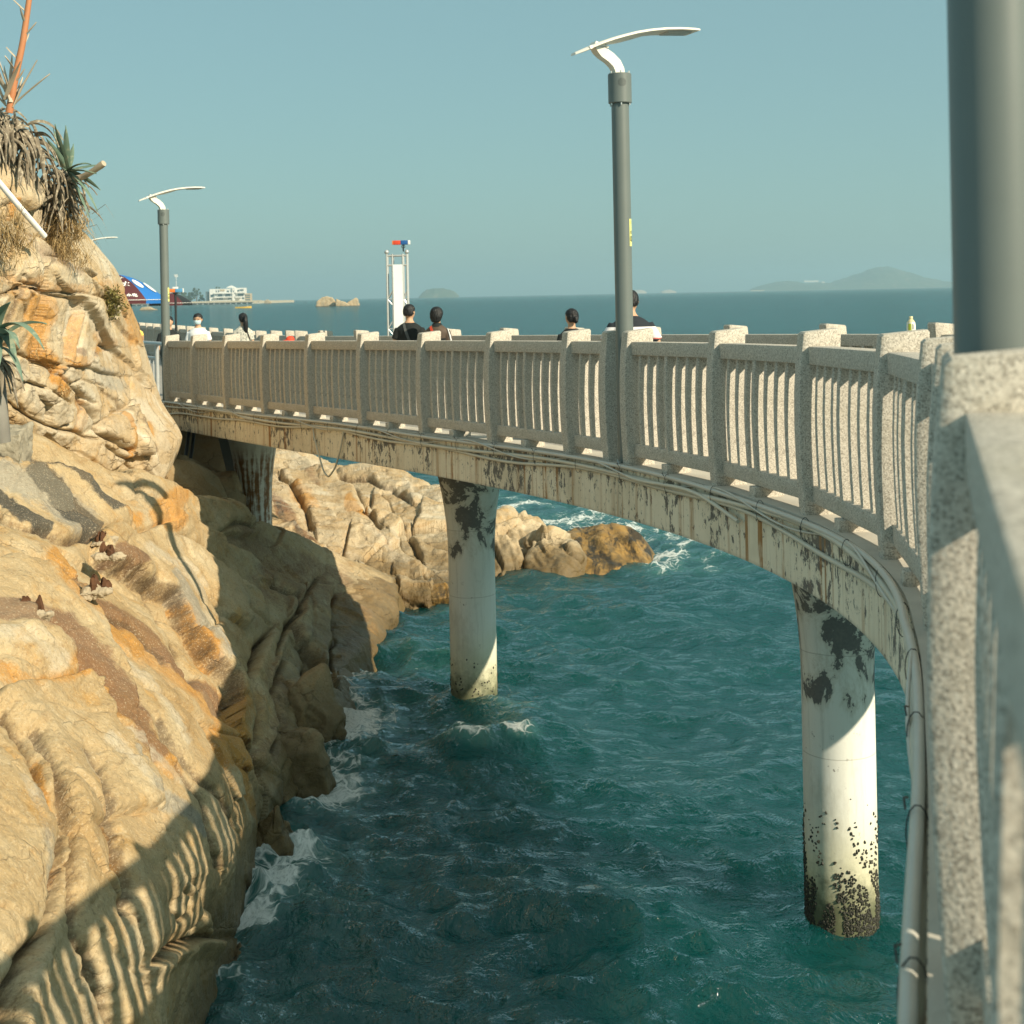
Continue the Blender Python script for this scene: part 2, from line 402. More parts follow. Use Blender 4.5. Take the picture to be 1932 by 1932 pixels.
M["hole"] = plain("speaker_hole", (.012, .014, .014), .8)
M["pvc"] = plain("pvc_conduit", (.56, .53, .43), .42, .14, 6, .1, .45)
M["pvc_grey"] = plain("grey_conduit", (.52, .51, .45), .38, .1, 6, .1, .45)
M["tie"] = plain("cable_tie", (.035, .04, .04), .5)
M["yellowsticker"] = plain("yellow_sticker", (.72, .72, .25), .5, .06, 30)
M["ink"] = plain("black_ink", (.03, .035, .02), .6)
M["white"] = plain("white_paint", (.78, .78, .74), .5, .05, 6)
M["red"] = plain("red_plastic", (.62, .07, .03), .4)
M["orange"] = plain("orange_plastic", (.75, .20, .05), .4)
M["blue"] = plain("blue_plastic", (.02, .10, .30), .4)
M["skyblue"] = plain("light_blue_plastic", (.10, .30, .50), .4)
M["rustiron"] = plain("rusted_iron", (.10, .045, .02), .9, .5, 14, .6)
M["lime"] = plain("lime_crust", (.40, .33, .225), .9, .35, 9, .7)
M["mussel"] = plain("mussel_shell", (.035, .035, .025), .55, .5, 20, .3)
M["pillar1"] = mat_pillar("pillar_paint_rusty", 1.6, 2.4, True)
M["pillar2"] = mat_pillar("pillar_paint", 1.95, 3.1)
M["pillar3"] = mat_pillar("pillar_paint_flaked", 1.85, 3.1)
# ------------------------------------------------------------------ sun and sky
SUN_AZ, SUN_EL = math.radians(132), math.radians(30.5)
sd = Vector((math.sin(SUN_AZ) * math.cos(SUN_EL), math.cos(SUN_AZ) * math.cos(SUN_EL), math.sin(SUN_EL)))
sl = bpy.data.lights.new("sun", 'SUN'); sl.energy = 4.9; sl.angle = math.radians(.53); sl.color = (1, .87, .66)
so = bpy.data.objects.new("sun", sl); COL.objects.link(so); so.rotation_euler = (-sd).to_track_quat('-Z', 'Y').to_euler(); so.location = (20, -10, 30)
W = bpy.data.worlds.new("World"); SC.world = W; W.use_nodes = True
wt = W.node_tree; bg = wt.nodes["Background"]
sky = wt.nodes.new("ShaderNodeTexSky"); sky.sky_type = 'NISHITA'; sky.sun_disc = False; sky.sun_elevation = SUN_EL; sky.sun_rotation = SUN_AZ
sky.air_density = 1.0; sky.dust_density = 1.0; sky.ozone_density = 2.0; sky.altitude = 10
mx = wt.nodes.new("ShaderNodeMix"); mx.data_type = 'RGBA'; mx.blend_type = 'MULTIPLY'; mx.inputs[0].default_value = 1
wt.links.new(sky.outputs[0], mx.inputs[6]); mx.inputs[7].default_value = (.80, .98, .82, 1)
m2 = wt.nodes.new("ShaderNodeMix"); m2.data_type = 'RGBA'; m2.inputs[0].default_value = .72
wt.links.new(mx.outputs[2], m2.inputs[6]); 
# added brightness in the sky above the view, to lift the shaded sides
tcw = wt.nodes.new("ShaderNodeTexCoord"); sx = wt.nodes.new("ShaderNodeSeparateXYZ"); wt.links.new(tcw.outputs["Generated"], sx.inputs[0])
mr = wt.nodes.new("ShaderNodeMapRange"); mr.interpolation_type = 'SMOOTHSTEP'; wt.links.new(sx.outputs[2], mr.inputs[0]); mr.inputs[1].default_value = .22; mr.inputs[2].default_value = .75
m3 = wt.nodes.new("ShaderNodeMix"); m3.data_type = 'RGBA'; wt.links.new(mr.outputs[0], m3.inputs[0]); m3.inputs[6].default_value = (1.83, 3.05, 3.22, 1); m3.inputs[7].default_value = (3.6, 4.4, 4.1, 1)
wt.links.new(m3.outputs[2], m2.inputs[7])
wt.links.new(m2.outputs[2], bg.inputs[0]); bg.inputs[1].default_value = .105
SC.view_settings.view_transform = 'Standard'; SC.view_settings.look = 'None'; SC.view_settings.exposure = .45; SC.view_settings.gamma = 1
SC.render.engine = 'CYCLES'; SC.cycles.use_denoising = True
try: SC.cycles.denoiser = 'OPENIMAGEDENOISE'
except Exception: pass
SC.cycles.max_bounces = 6; SC.cycles.diffuse_bounces = 3; SC.cycles.glossy_bounces = 3; SC.cycles.volume_bounces = 0
SC.cycles.caustics_reflective = False; SC.cycles.caustics_refractive = False
# ------------------------------------------------------------------ course of the bridge
_par = dict(X0=.938, d0=12.836, t0=-.35537, k0=-.049555, k1=.0091638, k2=-.00036696)
def _build_course():
    ds = .02
    def th(u): return _par['t0'] + _par['k0'] * u + _par['k1'] * u * u / 2 + _par['k2'] * u ** 3 / 3
    u = np.arange(0, 17.0, ds); x = _par['X0'] + np.cumsum(np.sin(th(u + ds / 2))) * ds; d = _par['d0'] + np.cumsum(np.cos(th(u + ds / 2))) * ds
    far = np.c_[u + ds, x, d]
    u = np.arange(0, -6.9, -ds); x = _par['X0'] - np.cumsum(np.sin(th(u - ds / 2))) * ds; d = _par['d0'] - np.cumsum(np.cos(th(u - ds / 2))) * ds
    near = np.c_[u - ds, x, d]
    # run in to the photographer
    P = [Vector((near[-60, 1], near[-60, 2])), Vector((near[-1, 1], near[-1, 2])), Vector((1.17, 4.22)), Vector((.705, 2.55)), Vector((.24, .92)), Vector((-.32, -1.0)), Vector((-1.0, -3.2)), Vector((-1.9, -6.0)), Vector((-2.9, -9.0))]
    pts = []
    for i in range(1, len(P) - 2):
        for k in range(80):
            t = k / 80; a, b, c, e = P[i - 1], P[i], P[i + 1], P[i + 2]
            if i == 1: a = Vector((near[-90, 1], near[-90, 2]))
            pts.append(.5 * ((2 * b) + (c - a) * t + (2 * a - 5 * b + 4 * c - e) * t * t + (3 * b - a - 3 * c + e) * t ** 3))
    ap = np.array([[p.x, p.y] for p in pts]); seg = np.r_[0, np.cumsum(np.hypot(*np.diff(ap, axis=0).T))]
    ap = np.c_[near[-1, 0] - seg, ap]
    al = np.vstack([ap[::-1][:-1], near[::-1], [[0, _par['X0'], _par['d0']]], far])
    return al[np.argsort(al[:, 0])]
CRS = _build_course()
S0, S1 = CRS[0, 0], CRS[-1, 0]
def cpos(s): return Vector((np.interp(s, CRS[:, 0], CRS[:, 1]), np.interp(s, CRS[:, 0], CRS[:, 2]), 0))
def ctan(s):
    a = cpos(min(s + .25, S1)); b = cpos(max(s - .25, S0)); return (a - b).normalized()
def deckz(s): return 5.3 - (1.518 + .0178 * max(-14, min(s, 24)) - .0075 * max(0, -7 - max(s, -14)))
def off(s, o, z=0.0):
    """o metres to the cove side of the post faces, z above the deck"""
    t = ctan(s); n = Vector((-t.y, t.x, 0)); p = cpos(s) + n * o; p.z = deckz(s) + z; return p
EDGE = .02; WID = 3.25
# ------------------------------------------------------------------ footbridge
bridge = empty("footbridge", "curved white footbridge on round pillars, its peeling side beam stained with rust", "footbridge", off(0, -1.6))
ss = np.arange(-15.0, 15.01, .25)
def sweep(prof, ss, name, mat, uvscale=True):
    mb = MB(); mb.rings([[off(s, o, z) for o, z in prof] for s in ss], True, True)
    me = mb.mesh(name); n = len(prof)
    sv = np.repeat(ss, n); pz = np.tile(np.array([z for o, z in prof]), len(ss)); po = np.tile(np.array([o for o, z in prof]), len(ss))
    set_uv(me, lambda co: np.c_[sv[:len(co)], pz[:len(co)] + np.where(np.abs(po[:len(co)] - prof[0][0]) < .02, 0, (po[:len(co)] - prof[0][0]) * .5)])
    return link(name, me, mat, bridge)
sweep([(EDGE, -.004), (EDGE, -.43), (EDGE - .34, -.43), (EDGE - .34, -.2), (EDGE - .30, -.004)], ss, "side_beam", M["fascia"])
sweep([(-WID, -.004), (-WID, -.43), (-WID + .34, -.43), (-WID + .34, -.2), (-WID + .30, -.004)], ss, "side_beam", M["fascia"])
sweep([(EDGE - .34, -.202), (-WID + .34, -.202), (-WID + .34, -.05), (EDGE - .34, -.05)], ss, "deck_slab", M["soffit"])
sweep([(EDGE - .42, .004), (EDGE - .42, 0.022), (-WID + .42, .022), (-WID + .42, .004)], ss, "paving", M["deck"])
for a_, b_ in ((EDGE - .004, EDGE - .418), (-WID + .418, -WID + .004)): sweep([(a_, .0), (a_, .026), (b_, .026), (b_, .0)], ss, "edge_strip", M["edge"])
def pillar(s, mat, zb, seed, mussels=0, o=-1.58):
    c = off(s, o); c.z = 0; zt = deckz(s) - .205
    prof = [(.305, zb)] + [(.305, z) for z in np.linspace(zb + .3, zt - 1.6, 12)]
    for k in range(1, 13):
        q = k / 12; prof.append((.305 + .27 * q ** 2.1, zt - 1.6 + 1.6 * q))
    mb = MB(); mb.lathe(prof, c, 48)
    me = mb.mesh("pillar", True, 60)
    set_uv(me, lambda co: np.c_[np.arctan2(co[:, 1] - c.y, co[:, 0] - c.x) * .31, co[:, 2]])
    o = link("pillar", me, mat, bridge)
    if mussels:
        r = random.Random(seed); b = MB()
        for k in range(mussels):
            a = r.uniform(0, 6.283); z = -.15 + abs(r.gauss(0, .40)) * (1.1 if math.cos(a + .2) < 0 else .8)
            if r.random() < .25: z = r.uniform(0, 1.0) * r.random() * 1.1
            nz = noise(np.array([[math.cos(a) * 2.5, math.sin(a) * 2.5, z * 3 + seed]]))[0]
            if nz < -.32 + z * .42: continue
            sz = r.uniform(.007, .019)
            Mx = Euler((r.random() * 3, r.random() * 3, r.random() * 3)).to_matrix()
            b.ell(c + Vector((.306 * math.cos(a), .306 * math.sin(a), z)), (sz, sz * .7, sz * .6), 5, 4, Mx)
        mo = b.build("mussels", M["mussel"], o); tag(mo, kind="stuff")
    return o
pillar(14.3, M["pillar1"], .4, 1, 0, -1.30)
pillar(6.55, M["pillar2"], -1.5, 2, 420)
pillar(-.78, M["pillar3"], -1.5, 3, 5200)
pillar(-8.9, M["pillar3"], -1.5, 4)
# ------------------------------------------------------------------ balustrades
def post_mesh(w=.128):
    outer = [(-.022, 0), (-.012, .15), (-.001, .38), (.004, .6), (.001, .8), (-.012, 1.0), (-.026, 1.12), (-.032, 1.172)]
    inner = [(-.27, 1.205), (-.282, 1.19), (-.27, 1.0), (-.258, .78), (-.253, .55), (-.257, .3), (-.265, .12), (-.27, 0)]
    prof = outer + [(-.045, 1.184)] + inner
    mb = MB(); n = len(prof); b = .011
    cx = -.15
    def ring(y, k): return [Vector((y, cx + (o - cx) * (1 - k * 2), z - (k * .25 if z > 1.1 else 0))) for o, z in prof]
    mb.rings([ring(-w / 2, .045), ring(-w / 2 + b * .4, .012), ring(-w / 2 + b * 1.4, 0), ring(w / 2 - b * 1.4, 0), ring(w / 2 - b * .4, .012), ring(w / 2, .045)])
    return mb.mesh("post", True, 35)
def bal_mesh(w=.047, extra=0.0, foot=False):
    o0 = [(-.086, .18), (-.077, .35), (-.071, .55), (-.071, .7), (-.079, .88), (-.088, 1.0)]
    prof = [(o + extra, z) for o, z in o0] + [(o - .125 - extra, z) for o, z in o0[::-1]]
    mb = MB()
    c = -.15
    def ring(y, k): return [Vector((y, c + (o - c) * (1 - k), z)) for o, z in prof]
    mb.rings([ring(-w / 2, .06), ring(-w / 2 + .006, 0), ring(w / 2 - .006, 0), ring(w / 2, .06)])
    if foot: mb.box((0, -.15, .05), (.10, .2, .104))
    return mb.mesh("baluster", True, 35)
POST, BAL, BALM = post_mesh(), bal_mesh(), bal_mesh(.06, .014)
for m_ in (POST, BAL, BALM): m_.materials.append(M["granite"])
def frame(a, b):
    """rotation whose x runs a->b and whose y points to the left of it"""
    x = (b - a); x.z = 0; x.normalize(); y = Vector((-x.y, x.x, 0))
    return Matrix(((x.x, y.x, 0, 0), (x.y, y.y, 0, 0), (0, 0, 1, 0), (0, 0, 0, 1)))
def balustrade(name, label, posts, bays, mirror, cat="railing"):
    """posts: [(point on the face line, along-vector)], bays: list of (i,j) posts joined by panels"""
    root = empty(name, label, cat, posts[0][0])
    Ri = root.matrix_basis.inverted()
    def put(nm, me, Mw):
        o = bpy.data.objects.new(nm, me); COL.objects.link(o); o.parent = root; o.matrix_basis = Ri @ Mw; return o
    for p, t in posts:
        put("post", POST, Matrix.Translation(p) @ frame(Vector((0, 0, 0)), -t if mirror else t))
    bl = []
    for i, j in bays:
        a, b = posts[i][0], posts[j][0]
        if mirror: a, b = b, a
        Fm = frame(a, b); L = Vector((b.x - a.x, b.y - a.y)).length; dz = b.z - a.z
        inset = .055
        for nm, oc, dep, zc, hh in (("top_rail", -.14, .15, 1.035, .115), ("bottom_rail", -.145, .14, .155, .11)):
            mb = MB(); mb.box((0, 0, 0), (L - 2 * inset, dep, hh), bev=.012)
            mb.v = [(x + L / 2, y + oc, z + zc + dz * ((x + L / 2) / L)) for x, y, z in mb.v]
            me = mb.mesh(nm, True, 35); me.materials.append(M["granite"]); put(nm, me, Matrix.Translation(a) @ Fm)
        n = max(2, round(L / .195)) - 1; mid = n // 2
        for k in range(n):
            f = (k + 1) / (n + 1); Mw = Matrix.Translation(a + Vector(((b.x - a.x) * f, (b.y - a.y) * f, dz * f))) @ Fm
            bl.append((Mw, BALM if (k == mid and n > 4) else BAL))
        if n > 4:
            f = (mid + 1) / (n + 1); mb = MB(); mb.box((0, -.15, .048), (.11, .22, .1), bev=.008)
            me = mb.mesh("foot", True, 35); me.materials.append(M["granite"]); put("foot", me, Matrix.Translation(a + Vector(((b.x - a.x) * f, (b.y - a.y) * f, dz * f))) @ Fm)
    def seen(Mw):
        p = Mw.translation; return (p.y if p.y > .6 and abs(p.x / max(p.y, .1)) < .42 else 500 + abs(p.y))
    bl.sort(key=lambda e: seen(e[0]))
    for Mw, me in bl[:98]: put("baluster", me, Mw)
    if len(bl) > 98:
        mb = MB()
        for Mw, me in bl[98:]:
            mb.add([Ri @ Mw @ v.co for v in me.vertices], [tuple(p.vertices) for p in me.polygons])
        me = mb.mesh("balusters", True, 35); me.materials.append(M["granite"])
        o = bpy.data.objects.new("baluster", me); COL.objects.link(o); o.parent = root; tag(o, kind="stuff")
    return root
L_ = 1.7544
s_in = [.42 + .85 + L_ * k for k in range(8, -1, -1)] + [.42, 0.0] + [-L_ * k for k in range(1, 5)] + [-8.78, -10.08, -10.52, -13.45, -14.9]
pin = [(off(s, 0), -ctan(s)) for s in s_in]
names_in = len(s_in)
bays = []
for i in range(len(s_in) - 1):
    if abs(s_in[i] - .42) < 1e-6 or abs(s_in[i] + 10.08) < 1e-6: continue
    bays.append((i, i + 1))
# posts stand square to the walkway; their face side looks to the cove
pin = [(p, t) for p, t in pin]
inner_rail = balustrade("balustrade", "speckled granite balustrade along the cove edge of the footbridge, nearest the camera", pin, bays, True)
# sea side
out_pts = []
s = 15.9
so_ = [off(-15 + .05 * k, -WID + .09) for k in range(int(31.2 / .05))]
ext = [so_[-1], Vector((-4.55, 31.3, 0)), Vector((-5.75, 34.6, 0)), Vector((-6.9, 38.2, 0)), Vector((-8.6, 42.2, 0)), Vector((-10.9, 48, 0)), Vector((-13.7, 55, 0)), Vector((-16.5, 61, 0))]
poly = [p.copy() for p in so_]
for i in range(len(ext) - 1):
    a = ext[i - 1] if i else so_[-40]; b = ext[i]; c = ext[i + 1]; e = ext[min(i + 2, len(ext) - 1)]
    for k in range(1, 31):
        t = k / 30; poly.append(.5 * ((2 * b) + (c - a) * t + (2 * a - 5 * b + 4 * c - e) * t * t + (3 * b - a - 3 * c + e) * t ** 3))
def polylen(pl):
    l = [0]
    for a, b in zip(pl, pl[1:]): l.append(l[-1] + (Vector((b.x, b.y)) - Vector((a.x, a.y))).length)
    return l
pl_ = polylen(poly)
def outp(l):
    x = np.interp(l, pl_, [p.x for p in poly]); y = np.interp(l, pl_, [p.y for p in poly])
    z = deckz(-15 + l * .93); return Vector((x, y, max(z, 3.36)))
n_out = int(pl_[-1] / 1.78)
pout = []
for k in range(n_out + 1):
    l = .6 + k * 1.78
    if l > pl_[-1] - .2: break
    pout.append((outp(l), (outp(min(l + .2, pl_[-1])) - outp(l - .2)).normalized()))
outer_rail = balustrade("balustrade", "granite balustrade on the open sea side of the walkway, behind the walking people", pout, [(i, i + 1) for i in range(len(pout) - 1)], True)
# the walkway goes on along the shore behind the cliff
mb = MB()
shore = [off(15.0, EDGE), off(15.9, EDGE + .05), Vector((-9.2, 30.2, 3.4)), Vector((-13, 36, 3.4)), Vector((-19, 46, 3.4)), Vector((-23, 60, 3.4))]
sea = [off(15.0, -WID)] + [outp(l) for l in np.linspace(31.5, pl_[-1], 24)]
for p in sea: p.z = 3.395
top = shore + sea[::-1]
top = [Vector((p.x, p.y, deckz(15) + .02 if i in (0, len(top) - 1) else 3.4)) for i, p in enumerate(top)]
bot = [Vector((p.x, p.y, p.z - .35)) for p in top]
mb.rings([bot, top])
tag(mb.build("walkway", M["deck"]), kind="structure")
# ------------------------------------------------------------------ rocks
def cmr(A, n):
    """Catmull-Rom along axis 0 to n samples"""
    A = np.asarray(A, float); k = len(A); t = np.linspace(0, k - 1, n); i = np.clip(np.floor(t).astype(int), 0, k - 2); f = t - i
    sh = (n,) + (1,) * (A.ndim - 1); f = f.reshape(sh)
    a = A[np.clip(i - 1, 0, k - 1)]; b = A[i]; c = A[i + 1]; e = A[np.clip(i + 2, 0, k - 1)]
    cr = .5 * ((2 * b) + (c - a) * f + (2 * a - 5 * b + 4 * c - e) * f * f + (3 * b - a - 3 * c + e) * f ** 3)
    li = b * (1 - f) + c * f
    return .6 * cr + .4 * li
def pl_dist(px, py, pts):
    """distance in photo pixels to a polyline, its side (+ = right of the running direction) and position along it"""
    best = np.full(px.shape, 1e9); side = np.zeros(px.shape)
    for (x0, y0), (x1, y1) in zip(pts, pts[1:]):
        dx, dy = x1 - x0, y1 - y0; L2 = dx * dx + dy * dy
        t = np.clip(((px - x0) * dx + (py - y0) * dy) / L2, 0, 1)
        qx, qy = px - (x0 + t * dx), py - (y0 + t * dy); d = np.hypot(qx, qy)
        sd_ = np.sign(dx * qy - dy * qx); m = d < best
        best = np.where(m, d, best); side = np.where(m, -sd_, side)
    return best, side
LAYERS = ("st_rust", "st_brown", "st_grey", "st_white", "st_black", "st_crack")
def normals(P):
    du = np.gradient(P, axis=1); dv = np.gradient(P, axis=0); n = np.cross(du, dv); l = np.linalg.norm(n, axis=2, keepdims=True)
    return n / np.maximum(l, 1e-9)
def rock_patch(name, rows, nr, nc, mat, creases=(), stains=(), amp=.12, freq=.6, strata=0.0, sdir=(1, .3, -.6), facet=0.0, fscale=.6, back=3.0, seed=0, fine=.02, parent=None, warp=9.0, facet2=0.0, stepk=1.0, edge_damp=0.0):
    """a boulder face from a coarse net of surveyed points, cut by its cracks and ledges, closed behind"""
    rows = [[Vector(p) for p in r] for r in rows]
    k = max(len(r) for r in rows)
    A = np.array([[list(p) for p in r] for r in rows])
    G = cmr(A, nr); G = cmr(G.transpose(1, 0, 2), nc).transpose(1, 0, 2)
    N = normals(G)
    # look outwards (towards the camera side)
    mid = G[nr // 2, nc // 2]; 
    if np.dot(N[nr // 2, nc // 2], np.array(CAM) - mid) < 0: N = -N
    Pf = G.reshape(-1, 3); px, py = proj_np(Pf)
    wx = fbm(np.c_[px / 70, py / 70, np.full(len(px), seed + .5)], 3) * warp; wy = fbm(np.c_[px / 70, py / 70, np.full(len(px), seed + 9.5)], 3) * warp
    dxp, dyp = px + wx, py + wy
    h = amp * fbm(Pf * freq + seed * 3.1, 3, 2.1, .38)
    if strata:
        sdv = np.array(sdir, float); sdv /= np.linalg.norm(sdv)
        q = Pf @ sdv; ot = Pf * .22
        q = q + .35 * noise(ot * 2 + seed)
        h += strata * ridged(np.c_[q * 1.7, ot[:, 0] + seed, ot[:, 1]], 3, 2.2, .55) * .6
    if facet:
        e, v = facets(Pf * fscale * np.array([1, .8, 1.25]) + fbm(Pf * .6, 2)[:, None] * .12 + seed, seed, 1.0, .9)
        h += facet * v - facet * .25 * sstep(.05, 0, e)
    if facet2:
        e, v = facets(Pf * fscale * 2.6 + fbm(Pf * 1.2, 2)[:, None] * .12 + seed + 5, seed + 3, 1.0, .8)
        h += facet2 * v - facet2 * .3 * sstep(.06, 0, e)
    lay = {l: np.zeros(len(px)) for l in LAYERS}
    mpp = np.linalg.norm(Pf - np.array(CAM), axis=1) / F     # metres per photo pixel there
    for cr in creases:
        pts, w, dep, step = cr[:4]
        d, sdn = pl_dist(dxp, dyp, pts)
        h -= dep * (.55 * np.exp(-(d / w) ** 2) + .7 * np.exp(-d / (w * .38)))
        if step:
            wide = cr[4] if len(cr) > 4 else 60
            h += step * stepk * .5 * sdn * sstep(wide, 0, d) * sstep(0, w * .35, d)
        lay["st_crack"] = np.maximum(lay["st_crack"], .75 * np.exp(-(d / (w * .55)) ** 2) * min(1, abs(dep) / .05))
    h += fine * fbm(Pf * 5 + seed, 4, 2.1, .55) - fine * .8 * np.clip(ridged(Pf * 2.2 + seed, 3) - .9, 0, 1)
    if edge_damp: h *= np.tile(1 - edge_damp * sstep(.5, .72, np.linspace(0, 1, nc)), nr)
    for kind, pts, w, st in stains:
        d, _ = pl_dist(dxp, dyp, pts if len(pts) > 1 else [pts[0], (pts[0][0] + .1, pts[0][1])])
        lay["st_" + kind] = np.maximum(lay["st_" + kind], st * sstep(w, w * .25, d))
    P = G + N * h.reshape(nr, nc, 1)
    me = grid_mesh(name, P)
    # close it behind
    bm = bmesh.new(); bm.from_mesh(me)
    for l in LAYERS: pass
    be = [e for e in bm.edges if e.is_boundary]
    r = bmesh.ops.extrude_edge_only(bm, edges=be)
    nv = [g for g in r["geom"] if isinstance(g, bmesh.types.BMVert)]
    for v in nv: v.co += Vector((-back * .45, back, -back * .35))
    bmesh.ops.contextual_create(bm, geom=[e for e in bm.edges if e.is_boundary])
    bm.to_mesh(me); bm.free(); me.shade_smooth()
    n0 = len(px); n1 = len(me.vertices)
    for l in LAYERS: attr(me, l, np.r_[lay[l], np.zeros(n1 - n0)])
    return link(name, me, mat, parent)
def boulder(name, pts, mat, sub=4, amp=.06, freq=1.2, facet=.0, seed=0, smooth=2, parent=None, strata=0.0, sdir=(1, 0, .3)):
    """a solid boulder: hull of its corners, worn round"""
    bm = bmesh.new()
    for p in pts: bm.verts.new(Vector(p))
    r = bmesh.ops.convex_hull(bm, input=bm.verts)
    bmesh.ops.delete(bm, geom=[v for v in bm.verts if not v.link_faces], context='VERTS')
    bmesh.ops.dissolve_limit(bm, angle_limit=math.radians(6), verts=bm.verts, edges=bm.edges)
    bmesh.ops.triangulate(bm, faces=bm.faces)
    for k in range(sub):
        L = sum(e.calc_length() for e in bm.edges) / len(bm.edges)
        bmesh.ops.subdivide_edges(bm, edges=[e for e in bm.edges if e.calc_length() > L * .75], cuts=1, use_grid_fill=True)
        bmesh.ops.triangulate(bm, faces=[f for f in bm.faces if len(f.verts) > 3])
        if k >= sub - smooth: bmesh.ops.smooth_vert(bm, verts=bm.verts, factor=.5, use_axis_x=True, use_axis_y=True, use_axis_z=True)
    bm.normal_update()
    P = np.array([v.co[:] for v in bm.verts]); N = np.array([v.normal[:] for v in bm.verts])
    h = amp * fbm(P * freq + seed * 7.7, 5, 2.1, .55)
    if facet:
        e, v = facets(P * 1.0 + seed, seed, 1.0, .9); h += facet * 1.3 * v - facet * .4 * sstep(.05, 0, e)
    if strata:
        sv = np.array(sdir, float); sv /= np.linalg.norm(sv); h += strata * ridged(np.c_[P @ sv * 2.2 + .3 * noise(P * .7), P[:, 0] * .25, P[:, 1] * .25], 3)
    h += .02 * fbm(P * 5 + seed, 4)
    P = P + N * h[:, None]
    for v, p in zip(bm.verts, P): v.co = p
    me = bpy.data.meshes.new(name); bm.to_mesh(me); bm.free(); me.shade_smooth()
    return link(name, me, mat, parent)
RK = mat_rock("rock_slope", (1, .98, .92), (0, .5, .75), jn=.5, wet=.55); RB = mat_rock("rock_cliff", (1.10, 1.14, 1.22), (0, .2, .3), .8, pale=.9)
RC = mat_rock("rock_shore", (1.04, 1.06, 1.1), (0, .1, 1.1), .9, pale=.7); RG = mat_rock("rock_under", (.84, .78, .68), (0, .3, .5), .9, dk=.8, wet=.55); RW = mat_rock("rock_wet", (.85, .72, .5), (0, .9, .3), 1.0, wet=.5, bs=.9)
RF = mat_rock("rock_far", (1.0, 1.02, 1.05), pale=.6)
def row(l): return [U(*p) for p in l]
r1 = [(-150, 770, 16.6), (60, 822, 16.8), (200, 878, 17.8), (330, 915, 19.6), (425, 952, 22), (520, 990, 23.8), (640, 1052, 25), (735, 1093, 25.6), (744, 1098, 26.2)]
r2 = [(-150, 900, 14), (50, 955, 14.6), (180, 985, 15.8), (310, 1010, 17.6), (420, 1050, 20), (510, 1080, 22), (628, 1105, 23.6), (722, 1122, 24.2), (745, 1120, 25.2)]
r3 = [(-150, 1080, 11.5), (40, 1105, 12.2), (180, 1130, 13.5), (310, 1150, 15.4), (420, 1180, 17.2), (510, 1200, 19), (620, 1205, 21.4), (700, 1190, 22.8), (738, 1168, 24.2)]
r4 = [(-150, 1280, 9.6), (50, 1295, 10.5), (190, 1305, 11.6), (310, 1315, 12.9), (410, 1325, 14.4), (480, 1330, 16.2), (568, 1300, 18.4), (645, 1268, 20.2), (703, 1240, 22.2)]
r5 = [(-150, 1480, 8), (60, 1480, 9), (200, 1478, 10), (310, 1474, 11.2), (400, 1466, 12.6), (462, 1450, 13.9), (520, 1425, 15.6), (585, 1385, 17.4), (648, 1325, 19.4)]
r6 = [(-150, 1700, 6.9), (60, 1697, 7.8), (190, 1688, 8.7), (300, 1675, 9.7), (380, 1655, 10.8), (432, 1630, 12), (470, 1590, 13.4), (512, 1535, 15.0), (590, 1450, 16.8)]
r7 = [(-150, 1932, 5.9), (40, 1930, 6.7), (150, 1922, 7.5), (235, 1902, 8.4), (305, 1872, 9.4), (362, 1838, 10.5), (415, 1790, 11.6), (466, 1690, 13.0), (502, 1565, 15.0)]
r8 = [(-150, 2250, 5.1), (20, 2245, 5.7), (120, 2220, 6.4), (195, 2180, 7.1), (250, 2110, 8.0), (290, 2030, 9.2), (345, 1950, 10.2), (425, 1840, 11.7), (478, 1715, 13.1)]
r9 = [(-150, 2700, 4.2), (20, 2680, 4.7), (110, 2620, 5.3), (180, 2520, 6.0), (235, 2380, 6.9), (270, 2250, 8.0), (300, 2110, 9.1), (370, 1985, 10.4), (455, 1800, 12.1)]
AROWS = [row(r) for r in (r1, r2, r3, r4, r5, r6, r7, r8, r9)]
for i, r in enumerate(AROWS):
    e = r[-1].copy()
    if i < 2: r.append(e + Vector((.25, .9, -.5))); r.append(e + Vector((.3, 1.4, -2.2)))
    else: r.append(Vector((e.x + .22, e.y + .35, -.45))); r.append(Vector((e.x + .3, e.y + .8, -1.6)))
AROWS.insert(0, [p + Vector((-.2, 1.6, -.35)) for p in AROWS[0]])
